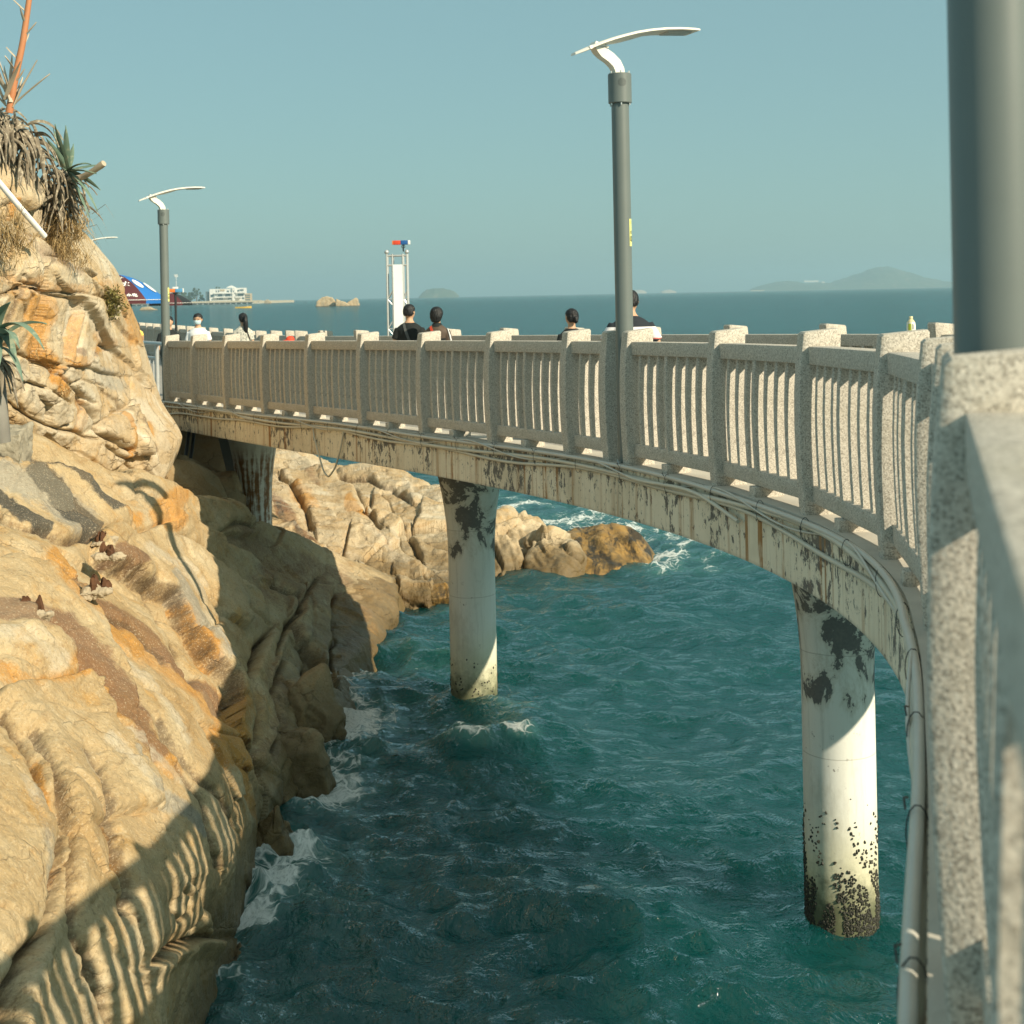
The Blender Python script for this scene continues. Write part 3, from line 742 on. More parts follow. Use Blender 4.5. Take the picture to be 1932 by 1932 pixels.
crA = [
 ([(202, 1043), (220, 1066), (246, 1075), (277, 1095), (335, 1115), (347, 1153), (370, 1188), (399, 1243), (433, 1280), (441, 1330)], 7, .05, .26, 80),
 ([(289, 1092), (318, 1153), (347, 1211), (380, 1270)], 14, .10, .0),
 ([(116, 1081), (162, 1127), (208, 1156), (262, 1190), (310, 1240)], 8, .05, .04, 40),
 ([(60, 1165), (95, 1191), (144, 1243), (156, 1283), (197, 1306), (208, 1350), (220, 1373), (246, 1411), (269, 1440), (283, 1489), (303, 1524), (312, 1561), (329, 1605), (338, 1648), (376, 1680), (405, 1758)], 6, .07, -.14, 60),
 ([(20, 1330), (49, 1373), (78, 1431), (84, 1469), (110, 1512), (130, 1558), (124, 1605), (116, 1662), (113, 1720), (95, 1749), (58, 1787), (35, 1850), (17, 1908), (0, 1960)], 11, .16, .10, 70),
 ([(69, 1373), (110, 1440), (121, 1503), (144, 1570), (147, 1662), (162, 1735), (188, 1778), (202, 1824), (231, 1894), (255, 1945)], 9, .10, .07, 55),
 ([(292, 1818), (315, 1798), (347, 1784), (373, 1766), (400, 1775)], 6, .10, -.12, 40),
 ([(316, 1700), (322, 1720), (340, 1735), (350, 1720), (352, 1690), (335, 1680)], 4, .06, 0),
 ([(-20, 1300), (43, 1289), (87, 1289), (153, 1277), (165, 1295)], 7, .09, -.12, 50),
 ([(-20, 1063), (58, 1055), (121, 1081), (150, 1100)], 8, .05, -.05, 40),
 ([(190, 1450), (215, 1540), (240, 1640), (250, 1720)], 12, .05, .03, 40),
 ([(170, 1410), (200, 1500), (222, 1600), (250, 1700)], 16, .05, 0),
 ([(345, 1440), (390, 1500), (410, 1560), (430, 1640)], 8, .06, .05, 40),
 ([(300, 1360), (360, 1440), (420, 1490), (450, 1560)], 9, .05, .04, 40),
 ([(455, 1290), (480, 1340), (478, 1400), (495, 1460)], 9, .14, -.08, 40),
 # shaded flank
 ([(518, 1101), (564, 1124), (576, 1150), (558, 1167), (544, 1190), (530, 1230)], 5, .10, .07, 40),
 ([(600, 1080), (585, 1115), (566, 1150), (548, 1182)], 5, .12, .0),
 ([(628, 1124), (625, 1173), (631, 1208), (619, 1225), (634, 1268), (640, 1310)], 5, .14, -.10, 40),
 ([(520, 1180), (504, 1202), (489, 1237), (477, 1274), (482, 1330)], 7, .22, .12, 45),
 ([(560, 1160), (575, 1200), (600, 1235), (628, 1290)], 7, .10, .12, 60),
 ([(324, 956), (371, 974), (425, 1000), (454, 1023), (500, 1060), (560, 1100)], 6, .09, -.15, 60),
 ([(431, 1000), (449, 982), (472, 997), (495, 968)], 4, .08, .05, 30),
 ([(545, 1230), (520, 1300), (540, 1360), (515, 1420)], 6, .14, -.05, 30),
 ([(590, 1240), (570, 1320), (585, 1380)], 5, .12, .05, 30),
 ([(330, 1000), (420, 1060), (500, 1120), (545, 1180)], 7, .10, -.10, 50),
 ([(0, 870), (60, 880), (140, 905), (215, 960)], 6, .08, -.22, 70),
 ([(0, 965), (60, 1000), (120, 1010), (165, 1008)], 7, .09, .10, 40),
 ([(165, 1010), (200, 1000), (260, 1005), (310, 985)], 5, .08, -.08, 40),
]
stA = [
 ("brown", [(0, 1150), (60, 1165), (110, 1185), (150, 1230), (200, 1290), (255, 1350), (300, 1410)], 34, .95),
 ("brown", [(150, 1090), (215, 1145), (270, 1190), (330, 1240), (380, 1280), (425, 1330)], 26, .8),
 ("rust", [(100, 1060), (160, 1120), (250, 1200), (330, 1260), (430, 1340), (440, 1420)], 44, .75),
 ("rust", [(150, 1250), (210, 1320), (290, 1390), (340, 1450)], 30, .7),
 ("rust", [(0, 1250), (70, 1290), (150, 1280)], 26, .55), ("rust", [(270, 1430), (290, 1480), (308, 1540), (330, 1600)], 13, 1.0),
 ("rust", [(80, 1430), (86, 1470), (112, 1515)], 9, .9), ("rust", [(180, 1470), (215, 1560), (235, 1640)], 10, .7), ("rust", [(120, 1600), (115, 1680)], 9, .9),
 ("rust", [(340, 1130), (380, 1200), (410, 1260)], 8, .9), ("rust", [(450, 1400), (470, 1480), (482, 1560)], 9, .7),
 ("rust", [(345, 935), (300, 960), (320, 985)], 30, .9), ("rust", [(200, 950), (260, 980)], 26, .6), ("brown", [(215, 1050), (260, 1070)], 18, .9),
 ("black", [(-20, 860), (60, 868), (130, 895), (205, 955)], 30, 1.0), ("black", [(60, 900), (110, 945), (168, 1002)], 22, 1.0), ("black", [(-20, 925), (50, 975), (90, 1000)], 16, 1.0),
 ("grey", [(-20, 900), (80, 930), (150, 985)], 40, .8), ("grey", [(325, 1085), (370, 1160), (425, 1240)], 20, .75), ("grey", [(250, 1420), (330, 1500), (400, 1560)], 22, .7), ("grey", [(60, 1500), (100, 1580), (110, 1650)], 34, .5),
 ("white", [(235, 1250), (300, 1310), (355, 1400)], 15, .62), ("white", [(200, 1400), (270, 1480), (310, 1530)], 17, .6), ("white", [(0, 1195), (60, 1215), (120, 1260)], 24, .6), ("white", [(280, 1040), (340, 1070), (380, 1120)], 22, .6),
 ("white", [(380, 1100), (400, 1180), (415, 1250)], 20, .55), ("white", [(235, 1380), (280, 1400), (350, 1470)], 12, .6), ("white", [(40, 1470), (60, 1520)], 16, .5), ("white", [(150, 1420), (190, 1500), (230, 1600)], 10, .5),
 ("brown", [(500, 1090), (600, 1130), (700, 1150)], 60, .50), ("brown", [(460, 1010), (560, 1070), (640, 1090)], 46, .55), ("brown", [(600, 1180), (680, 1200)], 50, .45), ("rust", [(640, 1140), (690, 1200), (650, 1260)], 40, .6), ("brown", [(520, 1260), (540, 1350), (500, 1440)], 40, .5),
]
slope = rock_patch("cliff", AROWS, 640, 480, RK, crA, stA, amp=.05, freq=.5, strata=.006, sdir=(.75, .25, .62), back=3.5, seed=1, fine=.013, facet=.085, fscale=.55, facet2=.025)
tag(slope, kind="structure")
b = [
 [(-150, 215, 17), (-60, 255, 17.3), (0, 300, 17.6), (30, 318, 18), (62, 336, 18.6)],
 [(-150, 330, 16.5), (-40, 350, 16.8), (30, 370, 17.2), (78, 382, 18), (106, 396, 19.2)],
 [(-150, 430, 16.2), (-20, 440, 16.6), (60, 440, 17.4), (118, 434, 18.6), (150, 440, 20)],
 [(-150, 520, 15.9), (0, 520, 16.4), (90, 508, 17.4), (158, 498, 19.2), (203, 505, 21)],
 [(-150, 600, 15.8), (10, 600, 16.5), (110, 590, 17.8), (190, 580, 20), (238, 585, 22)],
 [(-150, 680, 15.8), (20, 680, 16.6), (120, 670, 18), (205, 665, 20.2), (266, 672, 22.5)],
 [(-150, 760, 16.2), (30, 760, 17), (130, 760, 18.3), (222, 755, 20.4), (300, 762, 22.8)],
 [(-150, 830, 16.8), (30, 830, 17.4), (140, 840, 18.6), (240, 842, 20.4), (336, 828, 22.3)],
 [(-150, 900, 17.2), (30, 890, 17.6), (140, 905, 18.8), (230, 920, 20.3), (302, 922, 21.6)],
 [(-150, 990, 17.4), (30, 990, 18), (140, 1000, 19.2), (230, 1010, 20.6), (290, 1010, 21.6)],
]
BROWS = [row(r) for r in b]
for r in BROWS:
    e = r[-1].copy(); r.append(e + Vector((-.15, .9, -.05))); r.append(e + Vector((-1.1, 2.6, -.3)))
BROWS.insert(0, [p + Vector((-.5, 2.2, -.25)) for p in BROWS[0]])
def zb(x, y): return (x * .1641, 528.3 + y * .1641)      # from an enlarged survey of the face
crB = [
 ([zb(75, 900), zb(300, 860), zb(480, 950), zb(620, 1030), zb(640, 1100), zb(540, 1230), zb(380, 1190)], 3.5, .07, -.10, 40),
 ([zb(620, 1270), zb(800, 1400), zb(850, 1560), zb(840, 1640), zb(700, 1720)], 4, .08, -.10, 40),
 ([zb(90, 1450), zb(240, 1540), zb(400, 1620), zb(560, 1690), zb(700, 1740), zb(900, 1760), zb(1100, 1850)], 4, .09, -.10, 45),
 ([zb(180, 1290), zb(230, 1340), zb(320, 1270)], 2.5, .05, 0), ([zb(380, 1200), zb(250, 1430), zb(300, 1560)], 3, .05, .04, 30),
 ([zb(560, 120), zb(720, 160), zb(850, 220), zb(900, 400), zb(820, 640), zb(730, 920)], 6, .03, .22, 90),
 ([zb(340, 40), zb(500, 80), zb(560, 120), zb(860, 160), zb(1090, 210)], 4, .06, -.16, 70),
 ([zb(340, 40), zb(280, 240), zb(230, 420), zb(200, 600), zb(260, 760), zb(480, 930), zb(590, 970)], 5, .05, .12, 60),
 ([zb(850, 220), zb(1050, 500), zb(1200, 640), zb(1330, 750), zb(1480, 900)], 6, .02, .26, 90),
 ([zb(1050, 850), zb(1160, 720), zb(1300, 740)], 5, .05, .10, 40), ([zb(700, 960), zb(850, 1000), zb(1000, 990), zb(1200, 1060), zb(1470, 1090)], 4, .03, .12, 60),
 ([zb(640, 1050), zb(800, 1190), zb(960, 1120), zb(950, 1000)], 3, .06, 0), ([zb(800, 1190), zb(960, 1330), zb(1080, 1420)], 3, .05, .03, 30), ([zb(970, 1140), zb(1250, 1220)], 3, .04, 0),
 ([zb(940, 1330), zb(1010, 1480), zb(1100, 1600), zb(1150, 1780), zb(1300, 1860), zb(1480, 1960)], 5, .14, .12, 50),
 ([(195, 845), (245, 870), (280, 900), (300, 920)], 4, .10, 0), ([(0, 410), (60, 430), (110, 460), (150, 500)], 7, .08, -.2, 60), ([(0, 560), (60, 540), (120, 560)], 6, .06, -.12, 50),
 ([(15, 360), (20, 400), (28, 440)], 4, .05, 0), ([(60, 520), (75, 560), (60, 620)], 4, .05, .05, 30), ([(120, 470), (165, 520), (200, 580), (250, 640)], 7, .03, .18, 60),
 ([(205, 740), (260, 780), (300, 850)], 12, .04, .08, 50), ([(250, 540), (262, 545), (275, 530)], 4, .08, 0), ([(90, 480), (130, 492), (170, 530), (182, 560)], 3, .05, -.05, 30),
 ([(265, 850), (280, 880), (300, 915)], 6, .0, .2, 40), ([(268, 780), (262, 840), (272, 880)], 5, .02, .10, 30),
]
stB = [
 ("rust", [zb(430, 120), zb(460, 420), zb(520, 560), zb(510, 800), zb(600, 930)], 18, .8), ("rust", [zb(560, 130), zb(640, 400), zb(560, 560)], 20, .7), ("rust", [zb(400, 60), zb(520, 30)], 22, .85),
 ("rust", [zb(600, 60), zb(900, 110)], 16, .5), ("rust", [zb(790, 930), zb(950, 960), zb(1040, 850), zb(1160, 760), zb(1300, 740)], 16, .95), ("rust", [zb(660, 1000), zb(700, 1150), zb(740, 1270)], 15, .85),
 ("rust", [zb(945, 1400), zb(960, 1540), zb(955, 1720)], 13, 1.3), ("rust", [zb(900, 380), zb(830, 640), zb(770, 860)], 8, .8), ("rust", [(235, 770), (248, 810), (240, 860)], 9, .8), ("rust", [(285, 800), (292, 850)], 8, .7), ("rust", [(25, 380), (28, 440), (22, 480)], 7, .8),
 ("rust", [(20, 520), (60, 560)], 30, .5), ("rust", [zb(1100, 640), zb(1300, 720)], 20, .5), ("rust", [(200, 540), (240, 570), (258, 640)], 26, .5),
 ("brown", [zb(850, 820), zb(880, 850)], 9, .8), ("brown", [zb(1080, 830), zb(1100, 850)], 9, .8), ("brown", [zb(470, 60), zb(500, 110)], 12, .6), ("brown", [zb(940, 1420), zb(950, 1500)], 3, .9), ("brown", [(30, 440), (100, 480), (140, 505)], 24, .55),
 ("white", [zb(200, 960), zb(300, 1150), zb(150, 1300)], 40, .62), ("white", [zb(400, 1300), zb(600, 1450), zb(750, 1550)], 44, .66), ("white", [zb(1000, 900), zb(1100, 1050), zb(1230, 1150)], 26, .75), ("white", [zb(760, 1050), zb(900, 1200), zb(1000, 1320)], 20, .7), ("white", [zb(1000, 1650), zb(1250, 1700)], 40, .6), ("white", [zb(500, 1750), zb(750, 1850)], 30, .55), ("white", [zb(900, 300), zb(1100, 560), zb(1350, 800)], 26, .6), ("white", [zb(850, 250), zb(800, 640)], 5, .8), ("white", [(270, 760), (300, 800), (315, 840)], 20, .7), ("white", [(20, 330), (70, 380), (90, 420)], 30, .5), ("white", [(190, 470), (160, 450), (200, 500)], 20, .5),
 ("grey", [zb(1250, 1100), zb(1450, 1200)], 30, .7), ("grey", [zb(480, 1080), zb(620, 1060)], 20, .55), ("black", [(0, 405), (50, 425)], 5, .5),
]
upper = rock_patch("cliff", BROWS, 460, 360, RB, crB, stB, amp=.06, freq=.5, strata=0.0, facet=.16, fscale=.5, facet2=.035, back=3.0, edge_damp=.75, seed=5, fine=.018, warp=4, stepk=.5)
tag(upper, kind="structure")
# the grey broken corner block beside the cliff, and the blocks in the hollow under the bridge end
H = lambda l: [U(*p) for p in l]
tag(boulder("boulder", H([(292, 770, 22.6), (318, 800, 22.8), (341, 832, 23), (318, 880, 22.4), (301, 925, 22), (285, 900, 22), (270, 800, 22.2), (320, 790, 25), (345, 830, 25), (305, 925, 24.5)]), RB, 5, .05, .9, .05, 2), "pale grey cornered rock block jutting from the cliff foot beside the hollow under the bridge", "rock")
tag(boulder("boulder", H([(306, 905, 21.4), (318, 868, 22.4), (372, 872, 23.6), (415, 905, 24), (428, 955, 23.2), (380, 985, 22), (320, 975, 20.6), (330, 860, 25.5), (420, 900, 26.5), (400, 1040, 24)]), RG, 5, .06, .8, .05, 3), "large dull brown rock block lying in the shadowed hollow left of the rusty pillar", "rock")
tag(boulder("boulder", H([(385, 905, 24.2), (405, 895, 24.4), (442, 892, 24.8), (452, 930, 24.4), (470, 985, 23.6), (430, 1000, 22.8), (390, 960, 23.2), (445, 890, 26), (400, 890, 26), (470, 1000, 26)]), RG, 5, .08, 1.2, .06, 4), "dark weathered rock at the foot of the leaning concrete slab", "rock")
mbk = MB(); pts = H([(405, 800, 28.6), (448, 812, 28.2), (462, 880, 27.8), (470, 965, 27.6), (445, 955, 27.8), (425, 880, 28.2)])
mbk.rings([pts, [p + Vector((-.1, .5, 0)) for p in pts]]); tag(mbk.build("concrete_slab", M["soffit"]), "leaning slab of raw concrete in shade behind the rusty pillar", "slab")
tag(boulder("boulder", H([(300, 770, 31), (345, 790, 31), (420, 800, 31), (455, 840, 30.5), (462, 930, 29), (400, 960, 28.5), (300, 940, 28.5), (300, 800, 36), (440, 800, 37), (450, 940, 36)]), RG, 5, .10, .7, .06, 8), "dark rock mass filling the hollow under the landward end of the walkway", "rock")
# sunlit rocks behind the bridge
c = [
 [(470, 862, 41), (540, 850, 42), (640, 876, 40), (720, 897, 38), (800, 918, 36), (862, 932, 34.5), (905, 955, 33)],
 [(470, 900, 36), (545, 885, 38), (640, 905, 36), (720, 925, 34), (800, 948, 32.5), (865, 968, 31.5), (935, 985, 30.8)],
 [(480, 950, 31), (548, 935, 32.6), (640, 950, 32), (720, 968, 31), (800, 990, 30), (860, 1010, 29.4), (938, 1030, 29)],
 [(500, 1000, 28.2), (560, 985, 29.4), (650, 1000, 29.2), (730, 1020, 28.6), (800, 1045, 28), (862, 1070, 27.6), (925, 1075, 28)],
 [(520, 1050, 26.5), (590, 1040, 27.3), (670, 1055, 27.2), (740, 1075, 26.8), (800, 1095, 26.4), (860, 1110, 26.3), (900, 1105, 26.8)],
 [(560, 1100, 25.8), (640, 1095, 26.1), (700, 1105, 26), (755, 1125, 25.5), (805, 1140, 25.2), (850, 1143, 25.2), (880, 1130, 25.8)],
]
CROWS = [row(r) for r in c]
CROWS.append([Vector((p.x + .05, p.y - .15, -1.3)) for p in CROWS[-1]])
CROWS.insert(0, [Vector((p.x + .3, p.y + 2.5, -1.0)) for p in CROWS[0]])
for i, r in enumerate(CROWS):
    e = r[-1].copy(); r.append(Vector((e.x + .5, e.y + .5, -.8)))
crC = [([(600, 880), (640, 900), (700, 950), (760, 985), (850, 1030)], 5, .16, -.20, 40), ([(530, 905), (570, 940), (590, 1000)], 5, .14, .1, 40), ([(780, 925), (830, 948), (880, 960)], 4, .16, -.15, 30), ([(640, 980), (700, 1010), (760, 1050), (830, 1075)], 5, .14, -.2, 45), ([(560, 1010), (640, 1060), (720, 1085), (800, 1110)], 5, .14, -.22, 45), ([(700, 930), (690, 960), (720, 990)], 4, .12, .08, 30), ([(790, 960), (775, 1000), (800, 1040)], 4, .14, .1, 30), ([(560, 1060), (590, 1090), (600, 1110)], 5, .2, -.2, 50), ([(745, 1085), (752, 1125), (748, 1150)], 4, .18, .1, 30), ([(800, 1085), (815, 1120), (812, 1150)], 4, .15, -.1, 30), ([(640, 900), (700, 905), (770, 940)], 3, .1, .1, 30), ([(660, 1020), (650, 1050), (670, 1075)], 3, .1, .05, 25)]
stC = [("rust", [(660, 945), (690, 960)], 14, .9), ("rust", [(560, 930), (600, 960)], 22, .6), ("brown", [(585, 895), (600, 915)], 12, .5), ("brown", [(760, 1135), (850, 1140)], 12, .7), ("black", [(520, 960), (545, 1000), (575, 1050)], 12, .5), ("brown", [(520, 955), (560, 1010), (600, 1080)], 26, .9), ("white", [(690, 1000), (760, 1060)], 30, .6), ("white", [(620, 1050), (700, 1080)], 22, .6), ("white", [(560, 870), (620, 885)], 20, .5), ("white", [(760, 920), (840, 940)], 16, .6), ("rust", [(700, 1010), (740, 1040)], 16, .5), ("rust", [(860, 980), (900, 1020)], 22, .5)]
shore_rock = rock_patch("rock_outcrop", CROWS, 300, 400, RC, crC, stC, amp=.07, freq=.4, strata=.04, sdir=(.45, .15, 1), facet=.20, fscale=.40, facet2=.03, back=1.0, seed=9, fine=.022, warp=8)
tag(shore_rock, "broad sunlit outcrop of cracked ochre rock between the rusty pillar and the middle pillar", "rock")
d = [("layered ochre boulder with upright folds directly right of the middle pillar", [(925, 985, 30), (950, 970, 30.5), (1000, 1005, 30), (1018, 1020, 29.4), (1000, 1085, 28.2), (940, 1088, 28.1), (900, 1080, 28.4), (910, 1000, 31), (990, 1000, 32), (1010, 1095, 31)], .10, 21),
     ("small split boulder between the layered boulder and the wet dome rock", [(1005, 1022, 29), (1040, 1022, 29), (1072, 1040, 28.6), (1078, 1060, 28.4), (1060, 1090, 28), (1000, 1090, 28.1), (1010, 1030, 30.5), (1070, 1040, 30.5), (1060, 1095, 30)], .09, 22)]
for lab, pts, am, sd_ in d:
    o = boulder("boulder", H(pts) + [Vector((p.x, p.y, -.9)) for p in H(pts)[3:7]], RC, 6, am, .9, .26, sd_, 1, strata=.08, sdir=(1, .2, .25)); tag(o, lab, "rock", None)
pts = [(1062, 1085, 28.4), (1055, 1030, 30), (1085, 1005, 30.5), (1130, 998, 30.4), (1170, 1005, 30), (1205, 1030, 29.4), (1238, 1066, 29.0), (1225, 1078, 28.7), (1170, 1088, 28.3), (1110, 1092, 28.1), (1100, 1010, 33), (1190, 1020, 33)]
tag(boulder("boulder", H(pts) + [Vector((p.x, p.y, -.9)) for p in H(pts)[6:10]], RW, 5, .07, .7, .02, 31, 3, strata=.13, sdir=(.8, .1, .6)), "wet amber domed rock washed by the surf right of the middle pillar", "rock")
pts = [(1040, 987, 36.2), (1060, 976, 36.5), (1110, 974, 36.8), (1150, 978, 36.8), (1160, 987, 36.2), (1100, 992, 35.4), (1100, 978, 38.5)]
tag(boulder("boulder", H(pts) + [Vector((p.x, p.y, -.8)) for p in H(pts)[:6]], RW, 4, .06, .8, 0, 33, 2), "low flat wet rock barely breaking the surf behind the domed rock", "rock")
# sloping block face with corner at the end of the shaded slope
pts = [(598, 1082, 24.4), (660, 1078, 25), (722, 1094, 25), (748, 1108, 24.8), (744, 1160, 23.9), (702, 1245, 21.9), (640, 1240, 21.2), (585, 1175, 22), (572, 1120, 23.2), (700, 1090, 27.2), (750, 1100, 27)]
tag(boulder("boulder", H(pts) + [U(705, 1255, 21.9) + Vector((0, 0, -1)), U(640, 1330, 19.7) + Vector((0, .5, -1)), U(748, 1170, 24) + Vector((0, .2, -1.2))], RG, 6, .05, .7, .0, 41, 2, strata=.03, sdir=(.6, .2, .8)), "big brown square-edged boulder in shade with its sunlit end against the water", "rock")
r_ = random.Random(5)
def shore_boulder(px, py, w, hgt, lab, seed, mat=RG):
    b0 = UZ(px, py, 0); rr = random.Random(seed); pts = []
    for k in range(16):
        a = rr.uniform(0, 6.28); e = rr.uniform(-.8, 1)
        pts.append(b0 + Vector((w * math.cos(a) * (1 - abs(e) * .5), w * math.sin(a) * (1 - abs(e) * .5), hgt * e)))
    tag(boulder("boulder", pts, mat, 5, .05, 1.4, .04, seed, 2), lab, "rock", "wet boulders along the waterline")
shore_boulder(545, 1480, .55, .75, "wet brown boulder at the waterline where the surf breaks whitest", 51, RG)
shore_boulder(498, 1610, .42, .6, "small dark wedge rock with surf pouring over it below the slope", 52, RG)
shore_boulder(590, 1390, .5, .8, "knobbly wet boulder wedged at the waterline under the shaded flank", 53, RG)
shore_boulder(815, 1140, .55, .35, "dark weedy rock at the waterline just left of the middle pillar", 54, RW)
# stumps of old posts, crusted with lime, along the slope
def stump(px, py, dd, w, lab, seed):
    c0 = U(px, py, dd); rr = random.Random(seed)
    e = empty("post_stump", lab, "stump", c0, 0, "rusted stumps of old posts on the slope")
    mb = MB()
    for k in range(8):
        a = rr.uniform(0, 6.28); r0 = w * rr.uniform(.1, .55); hgt = w * rr.uniform(.3, .75); p0 = c0 + Vector((r0 * math.cos(a), r0 * math.sin(a), -.05))
        mb.rings([[p0 + Vector((w * .2 * f * math.cos(t + k), w * .16 * f * math.sin(t + k), z)) + Vector((rr.uniform(-.012, .012), rr.uniform(-.012, .012), 0)) for t in (0, 1.2, 2.4, 3.7, 5.1)] for f, z in ((1.2, -.05), (1, hgt * .4), (.5, hgt * .8), (.15, hgt))])
    mb.build("iron_core", M["rustiron"], e)
    pts = [c0 + Vector((w * rr.uniform(-1.15, 1.15), w * rr.uniform(-1.0, .4), w * rr.uniform(-.75, -.1))) for k in range(16)]
    boulder("lime_crust", pts, M["lime"], 5, w * .16, 9, 0, seed, 1, e)
for a in [(55, 1145, 11.75, .20, "rusted post stump with the widest white crust, lowest on the slope", 1), (182, 1098, 13.0, .19, "rusted post stump with an orange flake and white crust", 2), (205, 1035, 14.55, .17, "rusted post stump beside the brown hollow in the slope", 3), (196, 1008, 15.3, .14, "small rusted stump just under the black stained rock", 4), (276, 955, 18.2, .15, "small rusted stump on the orange ledge at the cliff foot", 5)]: stump(*a)
# ------------------------------------------------------------------ sea
def make_sea():
    a0, a1 = math.radians(-46), math.radians(46)
    # fine sheet in view, coarse far away
    na, = (620,)
    rad = [7.0]
    while rad[-1] < 12000:
        r = rad[-1]; rad.append(r * (1.0042 if r < 60 else 1.009 if r < 250 else 1.035 if r < 1500 else 1.12))
    rad = np.array(rad); ang = np.linspace(a0, a1, na)
    R, A = np.meshgrid(rad, ang, indexing='ij')
    X = R * np.sin(A); Y = R * np.cos(A)
    Z = np.zeros_like(X); DX = np.zeros_like(X); DY = np.zeros_like(X)
    rr = np.random.RandomState(11)
    wd = math.radians(205)   # waves run in from the open sea on the right, towards the rocks
    cell = np.maximum(R * (a1 - a0) / na, np.gradient(rad)[:, None] * np.ones_like(R))
    gust = .75 + .5 * np.clip(fbm(np.c_[X.ravel() / 9, Y.ravel() / 9, np.zeros(X.size)], 2), -1, 1).reshape(X.shape)
    for k in range(96):
        lam = 10 ** rr.uniform(math.log10(.28), math.log10(5.5)); kk = 2 * math.pi / lam
        th = wd + rr.normal(0, .55 if lam > 1.5 else .85); dx, dy = math.sin(th), math.cos(th)
        amp = .0088 * lam ** .48 * rr.uniform(.5, 1.25); ph = rr.uniform(0, 6.28)
        fade = np.clip((lam / cell - 2.2) / 2.5, 0, 1)
        q = kk * (X * dx + Y * dy) + ph; s, c = np.sin(q), np.cos(q)
        am = amp * fade * (gust if lam < 2 else 1)
        Z += am * c; DX -= am * .9 * dx * s; DY -= am * .9 * dy * s
    X2, Y2 = X + DX, Y + DY
    # where water meets rock and pillar
    def segd(P):
        d = np.full(X.shape, 99.)
        for a, b in zip(P, P[1:]):
            vx, vy = b[0] - a[0], b[1] - a[1]; L2 = vx * vx + vy * vy
            t = np.clip(((X - a[0]) * vx + (Y - a[1]) * vy) / L2, 0, 1); d = np.minimum(d, np.hypot(X - a[0] - t * vx, Y - a[1] - t * vy))
        return d
    def W_(l): return [UZ(px, py)[:2] for px, py in l]
    near = W_([(250, 2000), (300, 1932), (395, 1850), (440, 1795), (466, 1700), (478, 1660), (500, 1560), (545, 1500), (590, 1450), (620, 1375), (645, 1330), (660, 1265), (700, 1252)])
    dn = segd(near)
    core = W_([(470, 1690), (500, 1570), (545, 1500), (592, 1450), (625, 1370), (655, 1300)]); dc = segd(core)
    surf = segd(W_([(960, 985), (1000, 990), (1050, 995), (1110, 985), (1180, 990), (1240, 1040), (1250, 1065)])); surf2 = segd(W_([(950, 950), (1030, 965), (1140, 968), (1230, 1005), (1320, 1030)]))
    front = segd(W_([(745, 1160), (820, 1160), (880, 1150), (940, 1092), (1000, 1092), (1075, 1098), (1180, 1090), (1245, 1068)]))
    foam = np.maximum.reduce([1.0 * np.exp(-(dn / .45) ** 2), 1.0 * np.exp(-(dc / 1.0) ** 2), .56 * np.exp(-(dn / 1.9) ** 2), .85 * np.exp(-(surf / 1.6) ** 2), .80 * np.exp(-(surf2 / 3.0) ** 2), .55 * np.exp(-(front / .32) ** 2)])
    foam = foam * np.where(R < 60, np.clip(.85 + .7 * fbm(np.c_[X.ravel() * .9, Y.ravel() * .9, np.full(X.size, 7.)], 3).reshape(X.shape), .42, 1.2), 1)
    lace = UZ(560, 1700); foam = np.maximum(foam, .46 * np.exp(-(((X - lace.x - .2) / 1.0) ** 2 + ((Y - lace.y) / 3.4) ** 2)))
    lace = UZ(430, 1880); foam = np.maximum(foam, .47 * np.exp(-(((X - lace.x - .3) / 1.0) ** 2 + ((Y - lace.y) / 1.4) ** 2)))
    crest = np.zeros_like(X)
    for (px, py, w, l, st, hh) in [(872, 1412, .26, .50, 1.15, .17), (970, 1405, .24, .36, 1.15, .10), (850, 1388, .10, .30, .9, .10), (770, 1325, .15, .35, .6, .04), (835, 1235, .25, .7, .66, .04), (935, 1340, .16, .4, .6, .06), (1180, 1290, .2, .5, .5, .05), (905, 1300, .12, .6, .62, .05), (980, 1350, .3, .5, .55, .03), (830, 1240, .2, .6, .6, .03)]:
        c = UZ(px, py); th = math.radians(-28); u = (X - c.x) * math.cos(th) + (Y - c.y) * math.sin(th); v = -(X - c.x) * math.sin(th) + (Y - c.y) * math.cos(th)
        g = np.exp(-(u / l) ** 2 - (v / (w * 2)) ** 2); foam = np.maximum(foam, st * np.exp(-(u / l) ** 2 - (v / w) ** 2)); crest += hh * g
    wk = (Z > .135) * .0
    far_caps = sstep(.62, .75, fbm(np.c_[X.ravel() / 7, Y.ravel() / 3.5, np.full(X.size, 4.)], 3).reshape(X.shape)) * .40 * sstep(20, 40, R)
    foam = np.maximum(foam, far_caps)
    Z = Z + crest
    lump = fbm(np.c_[X.ravel() * 4, Y.ravel() * 4, np.zeros(X.size)], 4).reshape(X.shape)
    Z = Z + np.clip(foam - .35, 0, 1) * (.09 + .13 * np.clip(lump, -.6, 1)) * (R < 40)
    # water climbs at the pillars a little
    for s in (6.55, -.78):
        c = off(s, -1.58); d = np.hypot(X - c.x, Y - c.y); Z += .045 * np.exp(-((d - .3) / .18) ** 2)
        foam = np.maximum(foam, .36 * np.exp(-((d - .3) / .10) ** 2))
    me = grid_mesh("sea", np.stack([X2, Y2, Z], -1)); attr(me, "foam", foam.ravel())
    t = NT("sea_water"); p = t.pos()
    f = t.attr("foam")
    warp = t.noise(t.pos((1, 1, 0)), 1.6, 3, out=1)
    vm = t.node("ShaderNodeVectorMath", operation='MULTIPLY_ADD'); t.l.new(warp, vm.inputs[0]); vm.inputs[1].default_value = (.5, .5, 0); t.l.new(t.pos((1, 1, 0)), vm.inputs[2])
